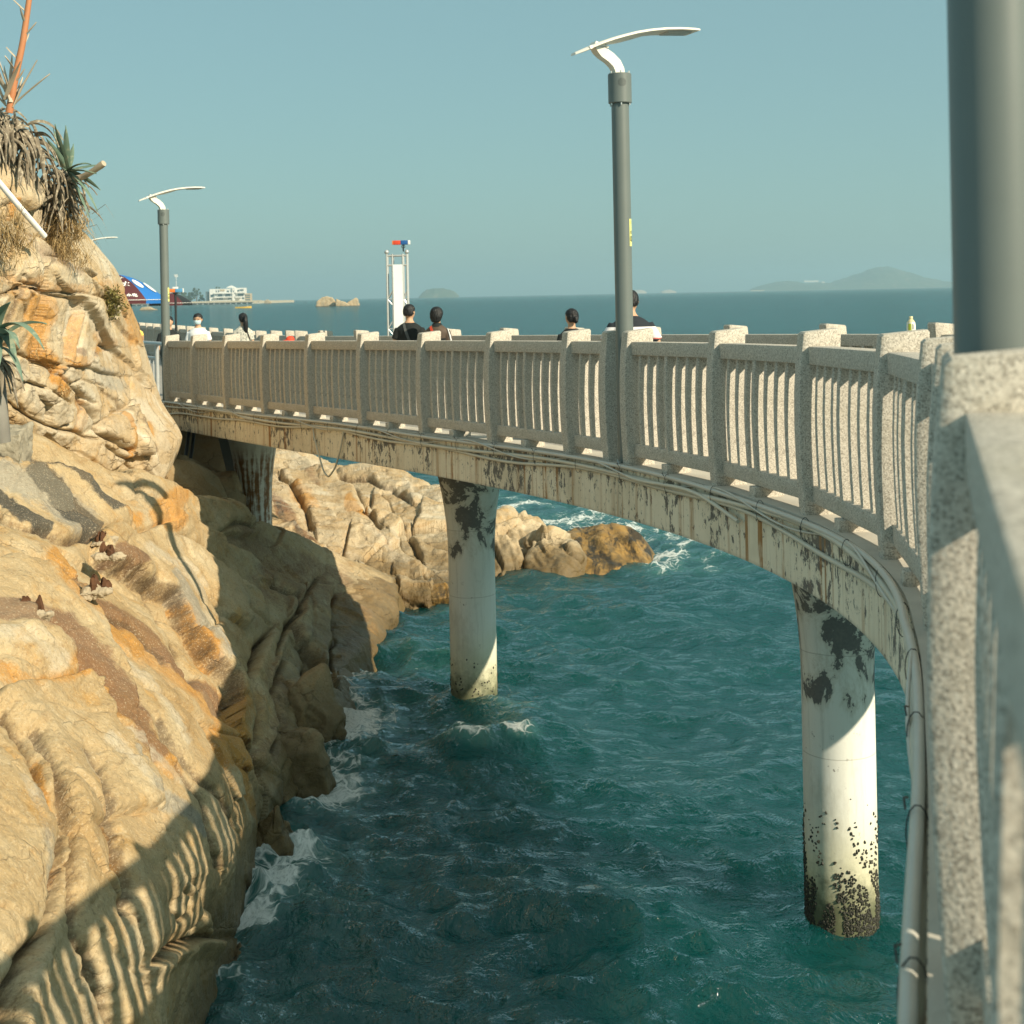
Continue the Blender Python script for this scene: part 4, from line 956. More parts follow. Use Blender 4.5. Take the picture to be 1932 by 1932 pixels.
    n1 = t.noise(vm.outputs[0], 2.6, 8, .68, .8); web = t.vor(vm.outputs[0], 5.5, 'DISTANCE_TO_EDGE')
    lacef = t.rng(web, .0, .11, .30, 0)
    k = t.math('ADD', f, t.math('MULTIPLY', t.math('SUBTRACT', n1, .5), 1.55)); k = t.math('ADD', k, t.math('MULTIPLY', lacef, t.math('MULTIPLY', f, .9)))
    fm = t.math('MULTIPLY', t.rng(k, .74, 1.10), t.rng(f, .05, .25))
    fine = t.noise(vm.outputs[0], 26, 5, .75)
    fm = t.math('MULTIPLY', fm, t.rng(fine, .25, .55, .45, 1))
    deep = t.mix(t.noise(p, .35, 3), (.001, .052, .052), (.004, .061, .059))
    aer = t.math('MULTIPLY', t.rng(t.math('ADD', f, t.math('MULTIPLY', t.math('SUBTRACT', n1, .5), .8)), .2, .9), .55)
    col = t.mix(aer, deep, (.06, .19, .165))
    col = t.mix(fm, col, (.70, .74, .71))
    ro = t.math('MULTIPLY_ADD', fm, .65, .07)
    dist = t.node("ShaderNodeCameraData")
    w1 = t.noise(t.pos((1.0, .75, 1), (0, 0, .45)), 2.4, 6, .62, .35); w2 = t.noise(t.pos((1, .6, 1), (0, 0, .4)), 9.5, 4, .6, .3); w3 = t.noise(t.pos((1, .5, 1), (0, 0, .3)), .55, 5, .6, .2)
    w4 = t.noise(t.pos((.5, 1, 1), (0, 0, .1)), .16, 6, .65)
    nm = t.bump(w4, .5, .9); nm = t.bump(w1, .95, .17, nm); nm = t.bump(w2, .85, .05, nm); nm = t.bump(w3, .55, .30, nm); nm = t.bump(t.math('MULTIPLY', fine, fm), .8, .03, nm)
    t.done(col, .9, t.bump(t.math('MULTIPLY', fine, fm), .8, .03), 0.0)
    gl = t.node("ShaderNodeBsdfGlossy"); gl.inputs["Roughness"].default_value = .06; t.l.new(nm, gl.inputs["Normal"]); gl.inputs["Color"].default_value = (.90, .96, 1, 1)
    fr = t.node("ShaderNodeFresnel"); fr.inputs["IOR"].default_value = 1.333; t.l.new(nm, fr.inputs["Normal"])
    t.b.subsurface_method = 'BURLEY'; t.b.inputs['Subsurface Weight'].default_value = 1.0; t.b.inputs['Subsurface Radius'].default_value = (1, 1, 1); t.b.inputs['Subsurface Scale'].default_value = 4.0
    # a wind-roughened sea never reaches full mirror at grazing angles
    fac = t.math('MULTIPLY', t.math('MINIMUM', t.math('MULTIPLY_ADD', fr.outputs[0], 1.5, .012), .42), t.math('SUBTRACT', 1, fm))
    ms = t.node("ShaderNodeMixShader"); t.l.new(fac, ms.inputs[0]); t.l.new(t.b.outputs[0], ms.inputs[1]); t.l.new(gl.outputs[0], ms.inputs[2]); t.l.new(ms.outputs[0], t.o.inputs[0])
    return tag(link("sea", me, t.m), kind="structure")
make_sea()
# ------------------------------------------------------------------ air
def haze_box():
    mb = MB(); mb.box((0, 5900, 74), (19000, 12400, 152)); o = mb.build("haze", None); tag(o, kind="stuff")
    m = bpy.data.materials.new("haze"); m.use_nodes = True; n = m.node_tree.nodes; n.remove(n["Principled BSDF"])
    v = n.new("ShaderNodeVolumePrincipled"); v.inputs["Color"].default_value = (.58, .88, 1.0, 1); v.inputs["Density"].default_value = HAZE; v.inputs["Anisotropy"].default_value = .2
    m.node_tree.links.new(v.outputs[0], n["Material Output"].inputs["Volume"]); o.data.materials.append(m)
    try: m.cycles.homogeneous_volume = True
    except Exception: pass
HAZE = 1.8e-4
haze_box()
# ------------------------------------------------------------------ people
SKIN = plain("skin", (.52, .32, .20), .55, .08, 14); SKIN2 = plain("skin_tan", (.42, .25, .15), .55, .08, 14)
HAIR = plain("black_hair", (.012, .013, .014), .45, .4, 40, .4)
def cloth(n, c, v=.12): return plain("cloth_" + n, c, .85, v, 10, .25)
def remesh(me, vox, smooth=3):
    o = bpy.data.objects.new("tmp", me); COL.objects.link(o)
    m = o.modifiers.new("r", 'REMESH'); m.mode = 'VOXEL'; m.voxel_size = vox
    s = o.modifiers.new("s", 'SMOOTH'); s.factor = .5; s.iterations = smooth
    dg = bpy.context.evaluated_depsgraph_get(); dg.update()
    out = bpy.data.meshes.new_from_object(o.evaluated_get(dg)); bpy.data.objects.remove(o); bpy.data.meshes.remove(me); out.shade_smooth(); return out
def er(z, rx, ry, cy=0, n=20, cx=0, yaw=0):
    return [Vector((cx + rx * math.cos(a) * math.cos(yaw) - ry * math.sin(a) * math.sin(yaw), cy + rx * math.cos(a) * math.sin(yaw) + ry * math.sin(a) * math.cos(yaw), z)) for a in [2 * math.pi * k / n for k in range(n)]]
TORSO = [(.455, .075, .055, 0), (.49, .095, .066, 0), (.53, .098, .068, 0), (.60, .083, .058, .002), (.66, .088, .061, .002), (.72, .099, .066, 0), (.765, .103, .062, -.003), (.792, .092, .052, -.006), (.814, .066, .044, -.006), (.834, .040, .037, -.004)]
HEAD = [(.862, .031, .033, .0), (.878, .034, .042, .008), (.893, .043, .052, .010), (.915, .049, .058, .008), (.94, .052, .062, .002), (.962, .050, .060, -.002), (.982, .040, .049, -.003), (.995, .022, .028, -.003), (1.0, .006, .008, -.003)]
def person(label, px, d, ytop, floor, facing, skin, shirt, pants, build=1.0, hair="short", arms=None, yaw=0.0, lean=0.0, sleeve=.55, extra=None, long_sleeve=False, group="people on the walkway"):
    top = U(px, ytop, d); H = top.z - floor; loc = Vector((top.x, top.y, floor))
    root = empty("person", label, "person", loc, facing, group)
    S = Matrix.Scale(H, 4)
    def L(p, z0=.5):     # lean forwards from the hips
        p = Vector(p)
        if lean and p.z > z0:
            a = lean * min(1, (p.z - z0) / .2); dz = p.z - z0
            p = Vector((p.x, p.y * math.cos(a) + dz * math.sin(a), z0 + dz * math.cos(a) - p.y * math.sin(a)))
        return p
    def LR(r): return [S @ L(p) for p in r]
    sh = [(sx * .094 * build, -.004, .776) for sx in (-1, 1)]
    arms = arms or [((.128, -.012, .645), (.137, .035, .50)), ((.128, -.012, .645), (.137, .035, .50))]
    chains = []
    for i, sx in enumerate((-1, 1)):
        e, w = arms[i]; e = (sx * e[0] * build, e[1], e[2]); w = (sx * w[0] * build, w[1], w[2]); chains.append([S @ L(sh[i]), S @ L(e), S @ L(w)])
    legs = [[S @ Vector((sx * .05, 0, .49)), S @ Vector((sx * .052, .012 + .01 * sx, .27)), S @ Vector((sx * .055, -.008 + .03 * sx, .04))] for sx in (-1, 1)]
    def sub(ch, r, k=5):
        pts = []; rr = []
        for i in range(len(ch) - 1):
            for j in range(k): t = j / k; pts.append(ch[i].lerp(ch[i + 1], t)); rr.append((r[i] * (1 - t) + r[i + 1] * t) * H)
        pts.append(ch[-1]); rr.append(r[-1] * H); return pts, rr
    mb = MB()
    mb.rings([LR(er(z, rx * build, ry * build, cy)) for z, rx, ry, cy in TORSO] + [LR(er(z, rx, ry, cy, yaw=yaw)) for z, rx, ry, cy in HEAD])
    def hp(x, y, z): return S @ L((x * math.cos(yaw) - y * math.sin(yaw), x * math.sin(yaw) + y * math.cos(yaw), z))
    for sx in (-1, 1): mb.ell(hp(sx * .053, -.004, .926), (.007 * H, .011 * H, .016 * H), 8, 6)
    mb.ell(hp(0, .068, .917), (.008 * H, .012 * H, .010 * H), 8, 6); mb.ell(hp(0, .062, .93), (.006 * H, .009 * H, .018 * H), 8, 6)
    mb.ell(hp(0, .058, .897), (.016 * H, .008 * H, .005 * H), 8, 6)
    for ch in chains:
        p, r = sub(ch, (.029 * build, .0235, .0165)); mb.tube(p, r, 12)
        dr = (ch[2] - ch[1]).normalized(); mb.tube([ch[2] - dr * .01 * H, ch[2] + dr * .02 * H, ch[2] + dr * .055 * H], [.015 * H, .022 * H, .019 * H], 10, flat=.55)
    for ch in legs:
        p, r = sub(ch, (.050, .034, .022)); mb.tube(p, r, 12)
        a = ch[2]; mb.tube([a + Vector((0, -.028, -.022)) * H, a + Vector((0, .03, -.026)) * H, a + Vector((0, .085, -.032)) * H], [.02 * H, .022 * H, .013 * H], 10, flat=.75)
    me = remesh(mb.mesh("body"), .0072 * H, 2)
    # five fingers on each hand
    fb = MB()
    for i, ch in enumerate(chains):
        sx = (-1, 1)[i]; dr = (ch[2] - ch[1]).normalized(); side = Vector((0, 1, 0)); side = (side - dr * side.dot(dr)).normalized(); inn = dr.cross(side) * sx
        for k, ln in enumerate((.036, .042, .046, .042, .033)):
            if k == 0:
                b0 = ch[2] + dr * .022 * H + side * .018 * H; fb.tube([b0, b0 + (dr * .6 + side * .7) * .02 * H, b0 + (dr * .95 + side * .3 + inn * .2) * .036 * H], [.0062 * H, .0056 * H, .0042 * H], 7)
            else:
                b0 = ch[2] + dr * .05 * H + side * (.0155 - .0105 * (k - 1)) * H; fb.tube([b0, b0 + dr * ln * .5 * H + inn * .004 * H, b0 + dr * ln * .85 * H + inn * .013 * H], [.0056 * H, .0052 * H, .0042 * H], 7)
    fm = fb.mesh("f", True)
    bm = bmesh.new(); bm.from_mesh(me); bm.from_mesh(fm); bm.to_mesh(me); bm.free(); me.shade_smooth()
    link("body", me, skin, root, False)
    # shirt
    mb = MB(); g = .010
    mb.rings([LR(er(z, rx * build + g + (.006 if z < .65 else 0), ry * build + g + (.006 if z < .65 else 0), cy)) for z, rx, ry, cy in TORSO[1:-1]] + [LR(er(.832, .050, .043, -.005))])
    for ch in chains:
        if long_sleeve: p, r = sub(ch, (.036 * build, .030, .024))
        else:
            cut = ch[0].lerp(ch[1], sleeve + .25); p, r = sub([ch[0], cut], (.035 * build, .037 * build))
        mb.tube(p, r, 14)
    link("shirt", remesh(mb.mesh("shirt"), .0085 * H, 3), shirt, root, False)
    mb = MB()
    mb.rings([LR(er(z, rx * build + .007, ry * build + .007, cy)) for z, rx, ry, cy in TORSO[0:3]])
    for ch in legs:
        p, r = sub([ch[0], ch[1], ch[2] + Vector((0, 0, .015 * H))], (.060, .043, .034)); mb.tube(p, r, 14)
    link("trousers", remesh(mb.mesh("trousers"), .0095 * H, 3), pants, root, False)
    mb = MB()
    for ch in legs:
        a = ch[2]; mb.tube([a + Vector((0, -.036, -.024)) * H, a + Vector((0, .03, -.024)) * H, a + Vector((0, .092, -.03)) * H], [.024 * H, .027 * H, .016 * H], 12, flat=.62)
    link("shoes", mb.mesh("shoes", True), M["dark"], root, False)
    # hair
    mb = MB()
    if hair in ("short", "crop"):
        mb.rings([[hp(p.x, p.y, p.z) for p in er(z, rx, ry, cy, 24)] for z, rx, ry, cy in ((.895, .040, .030, -.030), (.91, .0515, .044, -.022), (.935, .0565, .056, -.012), (.96, .0555, .065, -.004), (.985, .046, .055, -.003), (1.0, .030, .036, -.003), (1.008, .008, .01, -.003))])
    elif hair == "bob":
        mb.rings([[hp(p.x, p.y, p.z) for p in er(z, rx, ry, cy, 24)] for z, rx, ry, cy in ((.857, .034, .022, -.030), (.875, .050, .036, -.026), (.905, .060, .050, -.02), (.94, .064, .064, -.010), (.968, .058, .066, -.006), (.990, .044, .052, -.006), (1.004, .024, .030, -.006), (1.009, .006, .008, -.006))])
    elif hair in ("pony", "bun"):
        mb.rings([[hp(p.x, p.y, p.z) for p in er(z, rx, ry, cy, 24)] for z, rx, ry, cy in ((.885, .036, .026, -.028), (.905, .050, .044, -.022), (.935, .057, .058, -.013), (.965, .054, .065, -.005), (.99, .040, .048, -.004), (1.006, .01, .012, -.004))])
        if hair == "pony": mb.tube([hp(0, -.062, .955), hp(0, -.085, .94), hp(.004, -.088, .90), hp(.008, -.078, .84), hp(.012, -.07, .775), hp(.012, -.065, .735)], [.018 * H, .024 * H, .029 * H, .032 * H, .026 * H, .006 * H], 12)
        else: mb.tube([hp(0, -.058, .93), hp(0, -.076, .92), hp(0, -.078, .895), hp(0, -.066, .872)], [.014 * H, .02 * H, .018 * H, .006 * H], 10)
    if mb.v:
        hm = remesh(mb.mesh("hair"), .005 * H, 1)
        P_ = np.array([v.co[:] for v in hm.vertices]); N_ = np.array([v.normal[:] for v in hm.vertices]); P_ += N_ * (.0045 * H * ridged(P_ * np.array([55, 55, 14]) / (H / 1.5), 2) - .004 * H)[:, None]
        hm.vertices.foreach_set("co", P_.ravel().astype(np.float32)); hm.update(); link("hair", hm, HAIR, root, False)
    if extra: extra(root, H, S, L, hp, build)
    return root
def strap(root, H, S, L, a, b, mat, w=.012, build=1.0, back=-1, name="bag_strap"):
    """a flat band over the back (or front) from shoulder a=(x,z) to hip b"""
    pts = []
    for k in range(13):
        t = k / 12; x = a[0] * (1 - t) + b[0] * t; z = a[1] * (1 - t) + b[1] * t
        rx = np.interp(z, [q[0] for q in TORSO], [q[1] for q in TORSO]) * build + .016; ry = np.interp(z, [q[0] for q in TORSO], [q[2] for q in TORSO]) * build + .017
        y = back * ry * math.sqrt(max(0.03, 1 - (x / rx) ** 2)); pts.append(S @ L((x, y, z)))
    mb = MB(); mb.rings([[p + Vector((sx * w * H * .75, back * e * H, sx * w * H * .55)) for sx, e in ((-1, 0), (1, 0), (1, .004), (-1, .004))] for p in pts]); return mb.build(name, mat, root, True, world=False)
BLACKT = cloth("black", (.012, .016, .016)); WHITET = cloth("white", (.74, .76, .76)); YEL = cloth("yellow", (.78, .58, .14)); PATT = None
def mat_pattern():
    t = NT("cloth_print"); p = t.coord("Object"); n = t.noise(p, 26, 3, .6); return t.done(t.mix(t.rng(n, .5, .58), (.60, .58, .50), (.30, .32, .28)), .85)
def mat_stripe(H):
    t = NT("cloth_stripe"); z = t.sep(t.coord("Object"), 2)
    a = t.math('MULTIPLY', t.rng(z, .690 * H, .692 * H, smooth=False), t.rng(z, .765 * H, .767 * H, 1, 0, False)); b = t.math('MULTIPLY', t.rng(z, .682 * H, .683 * H, smooth=False), t.rng(z, .691 * H, .692 * H, 1, 0, False)); c = t.math('MULTIPLY', t.rng(z, .57 * H, .572 * H, smooth=False), t.rng(z, .62 * H, .622 * H, 1, 0, False))
    col = t.mix(t.math('MAXIMUM', a, c), (.012, .018, .025), (.72, .70, .72)); return t.done(t.mix(b, col, (.55, .16, .14)), .85)
NAVY = cloth("navy", (.015, .022, .03)); GREYP = cloth("grey", (.10, .11, .11)); JEAN = cloth("jean", (.05, .08, .12))
PI = math.pi
fl = lambda s: deckz(s) + .03
def ex_kid(root, H, S, L, hp, b):
    m = text_mesh("01", .06 * H); link("print", m, M["skyblue"], root, False); root.children[-1].matrix_basis = Matrix.Translation((0, -.088 * H, .66 * H)) @ Euler((PI / 2, 0, 0)).to_matrix().to_4x4()
person("person in a yellow T-shirt and dark trousers walking off behind the cliff edge", 259, 46, 609, 3.42, .35, SKIN, YEL, BLACKT, 1.0, "short")
person("person in a black T-shirt looking down, half hidden by a lamp post", 318, 30.2, 597, 3.43, PI + .35, SKIN, BLACKT, BLACKT, 1.05, "short", yaw=-.5)
def ex_mask(root, H, S, L, hp, b):
    mb = MB(); mb.rings([[hp(p.x, p.y, p.z) for p in [Vector((math.cos(a) * rx, .012 + math.sin(a) * ry, z)) for a in [PI * (.08 + .84 * k / 12) for k in range(13)]] + [Vector((math.cos(a) * rx * .9, .012 + math.sin(a) * ry * .9, z)) for a in [PI * (.92 - .84 * k / 12) for k in range(13)]]] for z, rx, ry in ((.872, .036, .046), (.885, .046, .060), (.905, .052, .067), (.92, .053, .066))]); mb.build("face_mask", plain("mask_blue", (.50, .68, .74), .8, .04), root, True, world=False)
    mb = MB()
    for sx in (-1, 1):
        ring = [hp(sx * .022 + .017 * math.cos(a), .068, .938 + .011 * math.sin(a)) for a in [2 * PI * k / 14 for k in range(15)]]; mb.tube(ring, .0016 * H, 6); mb.tube([hp(sx * .039, .066, .942), hp(sx * .054, .0, .938)], .0015 * H, 6)
    mb.tube([hp(-.005, .07, .94), hp(.005, .07, .94)], .0015 * H, 6); mb.build("glasses", M["dark"], root, True, world=False)
    for sx in (-1, 1):
        mb = MB(); mb.ell(hp(sx * .021, .057, .938), (.0085 * H, .004 * H, .0042 * H), 10, 6); mb.build("eye", M["dark"], root, True, world=False)
person("person in a white T-shirt, glasses and a pale blue face mask, walking towards the camera", 373, 29.3, 592, 3.43, PI - .1, SKIN, WHITET, GREYP, 1.1, "short", extra=ex_mask)
def ex_bag(root, H, S, L, hp, b):
    strap(root, H, S, L, (.045, .82), (.105, .60), M["dark"], .007, .92); mb = MB()
    mb.ell(S @ Vector((.12, -.06, .565)), (.062 * H, .03 * H, .045 * H), 14, 10); mb.build("handbag", M["dark"], root, True, world=False)
person("person with a long black ponytail, pale print blouse and black shoulder bag, seen from behind", 458, 31, 591, 3.41, .1, SKIN, mat_pattern(), JEAN, .92, "pony", extra=ex_bag, yaw=.45, sleeve=.7)
def ex_cap(root, H, S, L, hp, b):
    mb = MB(); mb.rings([[hp(p.x, p.y, p.z) for p in er(z, r, r * 1.12, -.003, 20)] for z, r in ((.945, .063), (.97, .063), (.995, .055), (1.012, .036), (1.02, .008))]); mb.rings([[hp(.045 * math.cos(a), .055 + e * math.sin(a), .947 + dz) for a in [PI * k / 10 for k in range(11)]] for e, dz in ((.0, .006), (.06, 0), (.06, .006), (0, .012))], False, False)
    mb.build("cap", plain("red_cap", (.72, .07, .03), .7, .05), root, True, world=False)
person("child wearing a bright red cap, only the cap showing over the balustrade", 547, 25.5, 636, fl(12) - .02, PI / 2 + .3, SKIN, WHITET, JEAN, .95, "x", extra=ex_cap)
person("person in a black T-shirt with a dark sling strap across the back", 772, 21.5, 575, fl(8.2), -.15, SKIN, BLACKT, GREYP, 1.12, "crop", yaw=-.25, extra=lambda root, H, S, L, hp, b: strap(root, H, S, L, (-.045, .825), (.06, .53), GREYP, .014, b))
SHEER = plain("sheer_black", (.085, .060, .042), .7, .35, 16)
def ex_sheer(root, H, S, L, hp, b):
    mb = MB(); mb.rings([[S @ L(p) for p in er(z, rx * b + .014, ry * b + .014, cy)] for z, rx, ry, cy in ((.50, .097, .067, 0), (.60, .083, .058, 0), (.66, .088, .061, .002), (.705, .097, .066, 0))]); mb.build("camisole", BLACKT, root, True, world=False)
    mb = MB(); mb.rings([[S @ L(p) for p in er(z, r, r * .95, -.005)] for z, r in ((.815, .060), (.83, .050), (.85, .040), (.852, .036))]); mb.build("collar", BLACKT, root, True, world=False)
    strap(root, H, S, L, (-.055, .82), (.075, .56), M["red"], .013, b)
    mb = MB(); mb.tube([S @ L((.112 * b, -.035, .80)), S @ L((.135 * b, -.04, .73)), S @ L((.15 * b, -.035, .65))], [.004 * H, .008 * H, .008 * H], 8); mb.build("sleeve_stripe", WHITET, root, True, world=False)
person("person in a sheer black top with a bright red strap across the back", 824, 21.0, 580, fl(7.8), -.2, SKIN2, SHEER, BLACKT, 1.0, "bob", extra=ex_sheer, yaw=-.2, sleeve=.75)
person("person in a plain black top with tied up hair looking out to sea alone", 1078, 17.6, 583, fl(3.2), .15, SKIN, BLACKT, JEAN, .96, "bun", yaw=.35, sleeve=.8)
Hs = U(1188, 550, 15).z - fl(1.5)
person("person in a navy and white striped shirt behind the tall lamp post", 1190, 15.0, 548, fl(1.5), .05, SKIN, mat_stripe(Hs), NAVY, 1.16, "crop", arms=[((.15, .01, .66), (.12, .10, .56)), ((.15, .01, .66), (.12, .10, .56))], sleeve=.7, lean=.1)
# ------------------------------------------------------------------ street lamps
def lamp(label, s=None, loc=None, base=None, yaw=None, sticker=None, group="curved white street lamps along the walkway"):
    if loc is None:
        loc = off(s, -.13)
    t = ctan(s) if s is not None else Vector((-.46, .89, 0)); yaw = math.atan2(-t.x, t.y) if yaw is None else yaw   # local +x: over the deck, +y: along
    root = empty("street_lamp", label, "street lamp", loc, yaw, group)
    ZC = 7.23 - deckz(.2); Hc = .262
    mb = MB(); mb.lathe([(.0775, .0), (.0775, ZC - Hc + .02)], n=32); mb.build("pole", M["pole"], root, True, world=False)
    mb = MB(); mb.lathe([(.13, .0), (.13, .02), (.08, .021)], n=24)
    for k in range(4): a = k * PI / 2 + .4; mb.lathe([(.014, .02), (.014, .045)], (.105 * math.cos(a), .105 * math.sin(a), 0), 6)
    mb.build("base_plate", M["steel"], root, True, world=False)
    mb = MB(); mb.lathe([(.098, ZC - Hc), (.1035, ZC - Hc + .006), (.1035, ZC - .006), (.098, ZC)], n=40); col = mb.build("collar", M["pole"], root, True, world=False)
    mb = MB()
    for k in range(6):
        a = k * PI / 3 + .2
        for z in (ZC + .008, ZC - Hc - .009): mb.lathe([(.007, z - .011), (.007, z + .011)], (.091 * math.cos(a), .091 * math.sin(a), 0), 8)
    mb.build("bolt", M["bolt"], col, True, world=False)
    mb = MB()     # speaker holes, three rings
    fa = math.atan2(-1, .12) - yaw
    for r, n in ((0, 1), (.012, 6), (.023, 12), (.033, 16)):
        for k in range(n):
            a = 2 * PI * k / n; u, v = r * math.cos(a), r * math.sin(a); ang = fa + u / .1035
            p = Vector((.1035 * math.cos(ang), .1035 * math.sin(ang), ZC - .085 + v)); o_ = Vector((math.cos(ang), math.sin(ang), 0)); t_ = Vector((-o_.y, o_.x, 0)); w = .0034
            ring = lambda e: [p + o_ * e + t_ * (w * math.cos(q)) + Vector((0, 0, w * math.sin(q))) for q in [2 * PI * j / 8 for j in range(8)]]
            mb.rings([ring(-.002), ring(.0008)])
    mb.build("speaker_holes", M["hole"], col, False, world=False)
    # swan arm
    arm = [(-.015, -.01), (-.018, .03), (-.045, .085), (-.10, .135), (-.165, .175), (-.19, .20), (-.195, .22), (-.185, .25)]
    mb = MB(); rings = []
    for i, (x, z) in enumerate(arm):
        a = arm[max(i - 1, 0)]; b = arm[min(i + 1, len(arm) - 1)]; tx, tz = b[0] - a[0], b[1] - a[1]; l = math.hypot(tx, tz); nx, nz = tz / l, -tx / l
        w = .048 if i < 5 else .058; th = .045 + (.02 if i >= 6 else 0)
        rings.append([Vector((x + nx * th * sx, sy * w, z + nz * th * sx)) + Vector((0, 0, ZC)) for sx, sy in ((-1, -1), (1, -1), (1, 1), (-1, 1))])
    mb.rings(rings); mb.build("arm", M["lampwhite"], root, True, 30, world=False)
    # blade shaped head
    prof = [(-.44, .155), (-.36, .188), (-.28, .222), (-.20, .255), (-.10, .290), (.0, .320), (.12, .352), (.25, .377), (.40, .396), (.55, .405), (.68, .406), (.735, .402)]
    mb = MB(); rings = []
    for i, (x, z) in enumerate(prof):
        w = [.05, .095, .115, .13, .142, .15, .155, .158, .16, .158, .152, .142][i]; th = .013 if 0 < i < len(prof) - 1 else .010
        belly = .035 * math.exp(-((x - .05) / .22) ** 2)
        n = 9; up = [Vector((x, w * (-1 + 2 * k / (n - 1)), z + th * (1 - (abs(-1 + 2 * k / (n - 1))) ** 4) * .9 + .004)) for k in range(n)]; lo = [Vector((x, w * (1 - 2 * k / (n - 1)), z - th - belly * (1 - (1 - 2 * k / (n - 1)) ** 2))) for k in range(n)]
        rings.append([p + Vector((0, 0, ZC)) for p in up + lo])
    mb.rings(rings); hd = mb.build("lamp_head", M["lampwhite"], root, True, 35, world=False)
    mb = MB(); mb.box((.56, 0, ZC + .382), (.24, .18, .016), Matrix.Rotation(-.04, 3, 'Y'), bev=.006); mb.build("lens", M["lampgrey"], hd, True, world=False)
    mb = MB(); mb.box((-.315, 0, ZC + .205), (.03, .222, .03), Matrix.Rotation(-.4, 3, 'Y'), bev=.005); mb.build("joint_cover", M["lampwhite"], hd, True, world=False)
    if sticker:
        z0, z1, ang0 = sticker; n = 6; A = [ang0 - yaw + (k / n - .5) * .75 for k in range(n + 1)]
        mb = MB(); mb.rings([[Vector((r * math.cos(a), r * math.sin(a), z)) for a, r in [(a, .0782) for a in A] + [(a, .0792) for a in A[::-1]]] for z in (z0, z1)]); st = mb.build("sticker", M["yellowsticker"], root, False, world=False)
        for txt, f, sz in (("1", .86, .035), ("8", .50, .04), ("0", .26, .07)):
            m = text_mesh(txt, sz, .0015); o = link("lettering", m, M["ink"], st, False); a = ang0 - yaw - .10
            o.matrix_basis = Matrix.Translation((.0796 * math.cos(a), .0796 * math.sin(a), z0 + (z1 - z0) * f)) @ Matrix.Rotation(a + PI / 2, 4, 'Z') @ Matrix.Rotation(PI / 2, 4, 'X')
    return root
lamp("tall grey street lamp with white curved head and yellow sticker, standing between two posts mid-bridge", .21, sticker=(1.93, 2.17, math.radians(-22)))
lamp("dark grey lamp pole close to the camera, its head above the picture", -10.3)
lamp("street lamp with white curved head standing at the bridge's landward end beside the metal barrier", 15.62, sticker=(1.80, 2.05, math.radians(-15)))
p4_ = U(174, 566, 43); lamp("farthest street lamp, only its white blade showing past the cliff", None, Vector((p4_.x, 43, 3.35)), yaw=.45)
# ------------------------------------------------------------------ conduits along the beam
def run(s0, s1, fn, n=None):
    n = n or int(abs(s1 - s0) / .12); return [off(s0 + (s1 - s0) * k / n, *fn(s0 + (s1 - s0) * k / n)) for k in range(n + 1)]
E_ = EDGE - .008
cond = []
def conduit(lab, pts, r, mat, ties=None):
    e = MB(); e.tube(pts, r, 10); o = e.build("conduit", mat, None, True); tag(o, lab, "conduit", "conduits clipped along the side beam"); cond.append(o); return o
c1 = conduit("thickest grey conduit, lying on the top edge of the side beam", run(-14.6, 15.6, lambda s: (E_ + .03 + .008 * math.sin(s * 1.7), .012 + .012 * math.sin(s * .9 + 1) + (.0 if s > -9 else .005))), .0185, M["pvc_grey"])
conduit("middle pale conduit clipped just below the beam's top edge", run(-14.6, 15.0, lambda s: (E_ + .028 + .006 * math.sin(s * 2.1), -.048 + .02 * math.sin(s * 1.15) - .018 * math.sin(s * .37))), .019, M["pvc"])
conduit("lowest sagging conduit of the bundle along the side beam", run(-6.2, 15.2, lambda s: (E_ + .024, -.095 + .026 * math.sin(s * .8 + 2) + .02 * math.sin(s * 1.9) - (.05 * max(0, s - 12.5)))), .0165, M["pvc"])
conduit("cut conduit with an open end dangling from the bundle", run(-.2, -2.45, lambda s: (E_ + .05, -.03 - .06 * max(0, -s - .8) + .03 * math.sin(s * 3))), .016, M["pvc"])
conduit("thin cable twisting around the larger conduits", run(-9.5, 14.2, lambda s: (E_ + .035 + .022 * math.cos(s * 2.3), -.02 + .05 * math.sin(s * 2.3))), .0075, M["pvc_grey"])
mb = MB()
for s in np.arange(-14, 14.5, .93):
    c = off(s, E_ + .03, -.035); t = ctan(s); n = Vector((-t.y, t.x, 0))
    mb.tube([c + n * (.030 * math.cos(a)) + Vector((0, 0, .075 * math.sin(a))) for a in [2 * PI * k / 14 for k in range(15)]], .0022, 5)
    if int(s * 10) % 3 == 0: mb.tube([c + n * .03 + Vector((0, 0, .06)), c + n * .034 + t * .02 + Vector((0, 0, .085)), c + n * .024 + t * .05 + Vector((0, 0, .075))], .003, 5)
o = mb.build("cable_ties", M["tie"], c1, True); tag(o, kind="stuff")
# hanging loop
pts = [off(7.95 - .0, E_ + .03, -.05), off(7.9, E_ + .035, -.18), off(7.75, E_ + .04, -.40), off(7.58, E_ + .04, -.62), off(7.42, E_ + .04, -.68), off(7.2, E_ + .04, -.55), off(7.02, E_ + .04, -.32), off(6.92, E_ + .035, -.10), off(6.9, E_ + .03, -.02)]
A = cmr([list(p) for p in pts], 50); mb = MB(); mb.tube([Vector(p) for p in A], .012, 8); tag(mb.build("cable", M["pvc"], None, True), "pale cable hanging in a loop below the side beam left of the middle pillar", "cable")
# pipes falling into the hollow
for k, (px, lab) in enumerate(((352, "black hose hanging down in the dark hollow, the inner one"), (362, "dark hose hanging down in the hollow beside the beam end"))):
    P = [U(px + 8, 775, 26.6), U(px + 6, 800, 26.2), U(px, 850, 25.8), U(px - 6, 885, 25.2)]; mb = MB(); mb.tube([Vector(p) for p in cmr([list(p) for p in P], 20)], .03, 8); tag(mb.build("hose", M["dark"], None, True), lab, "hose")
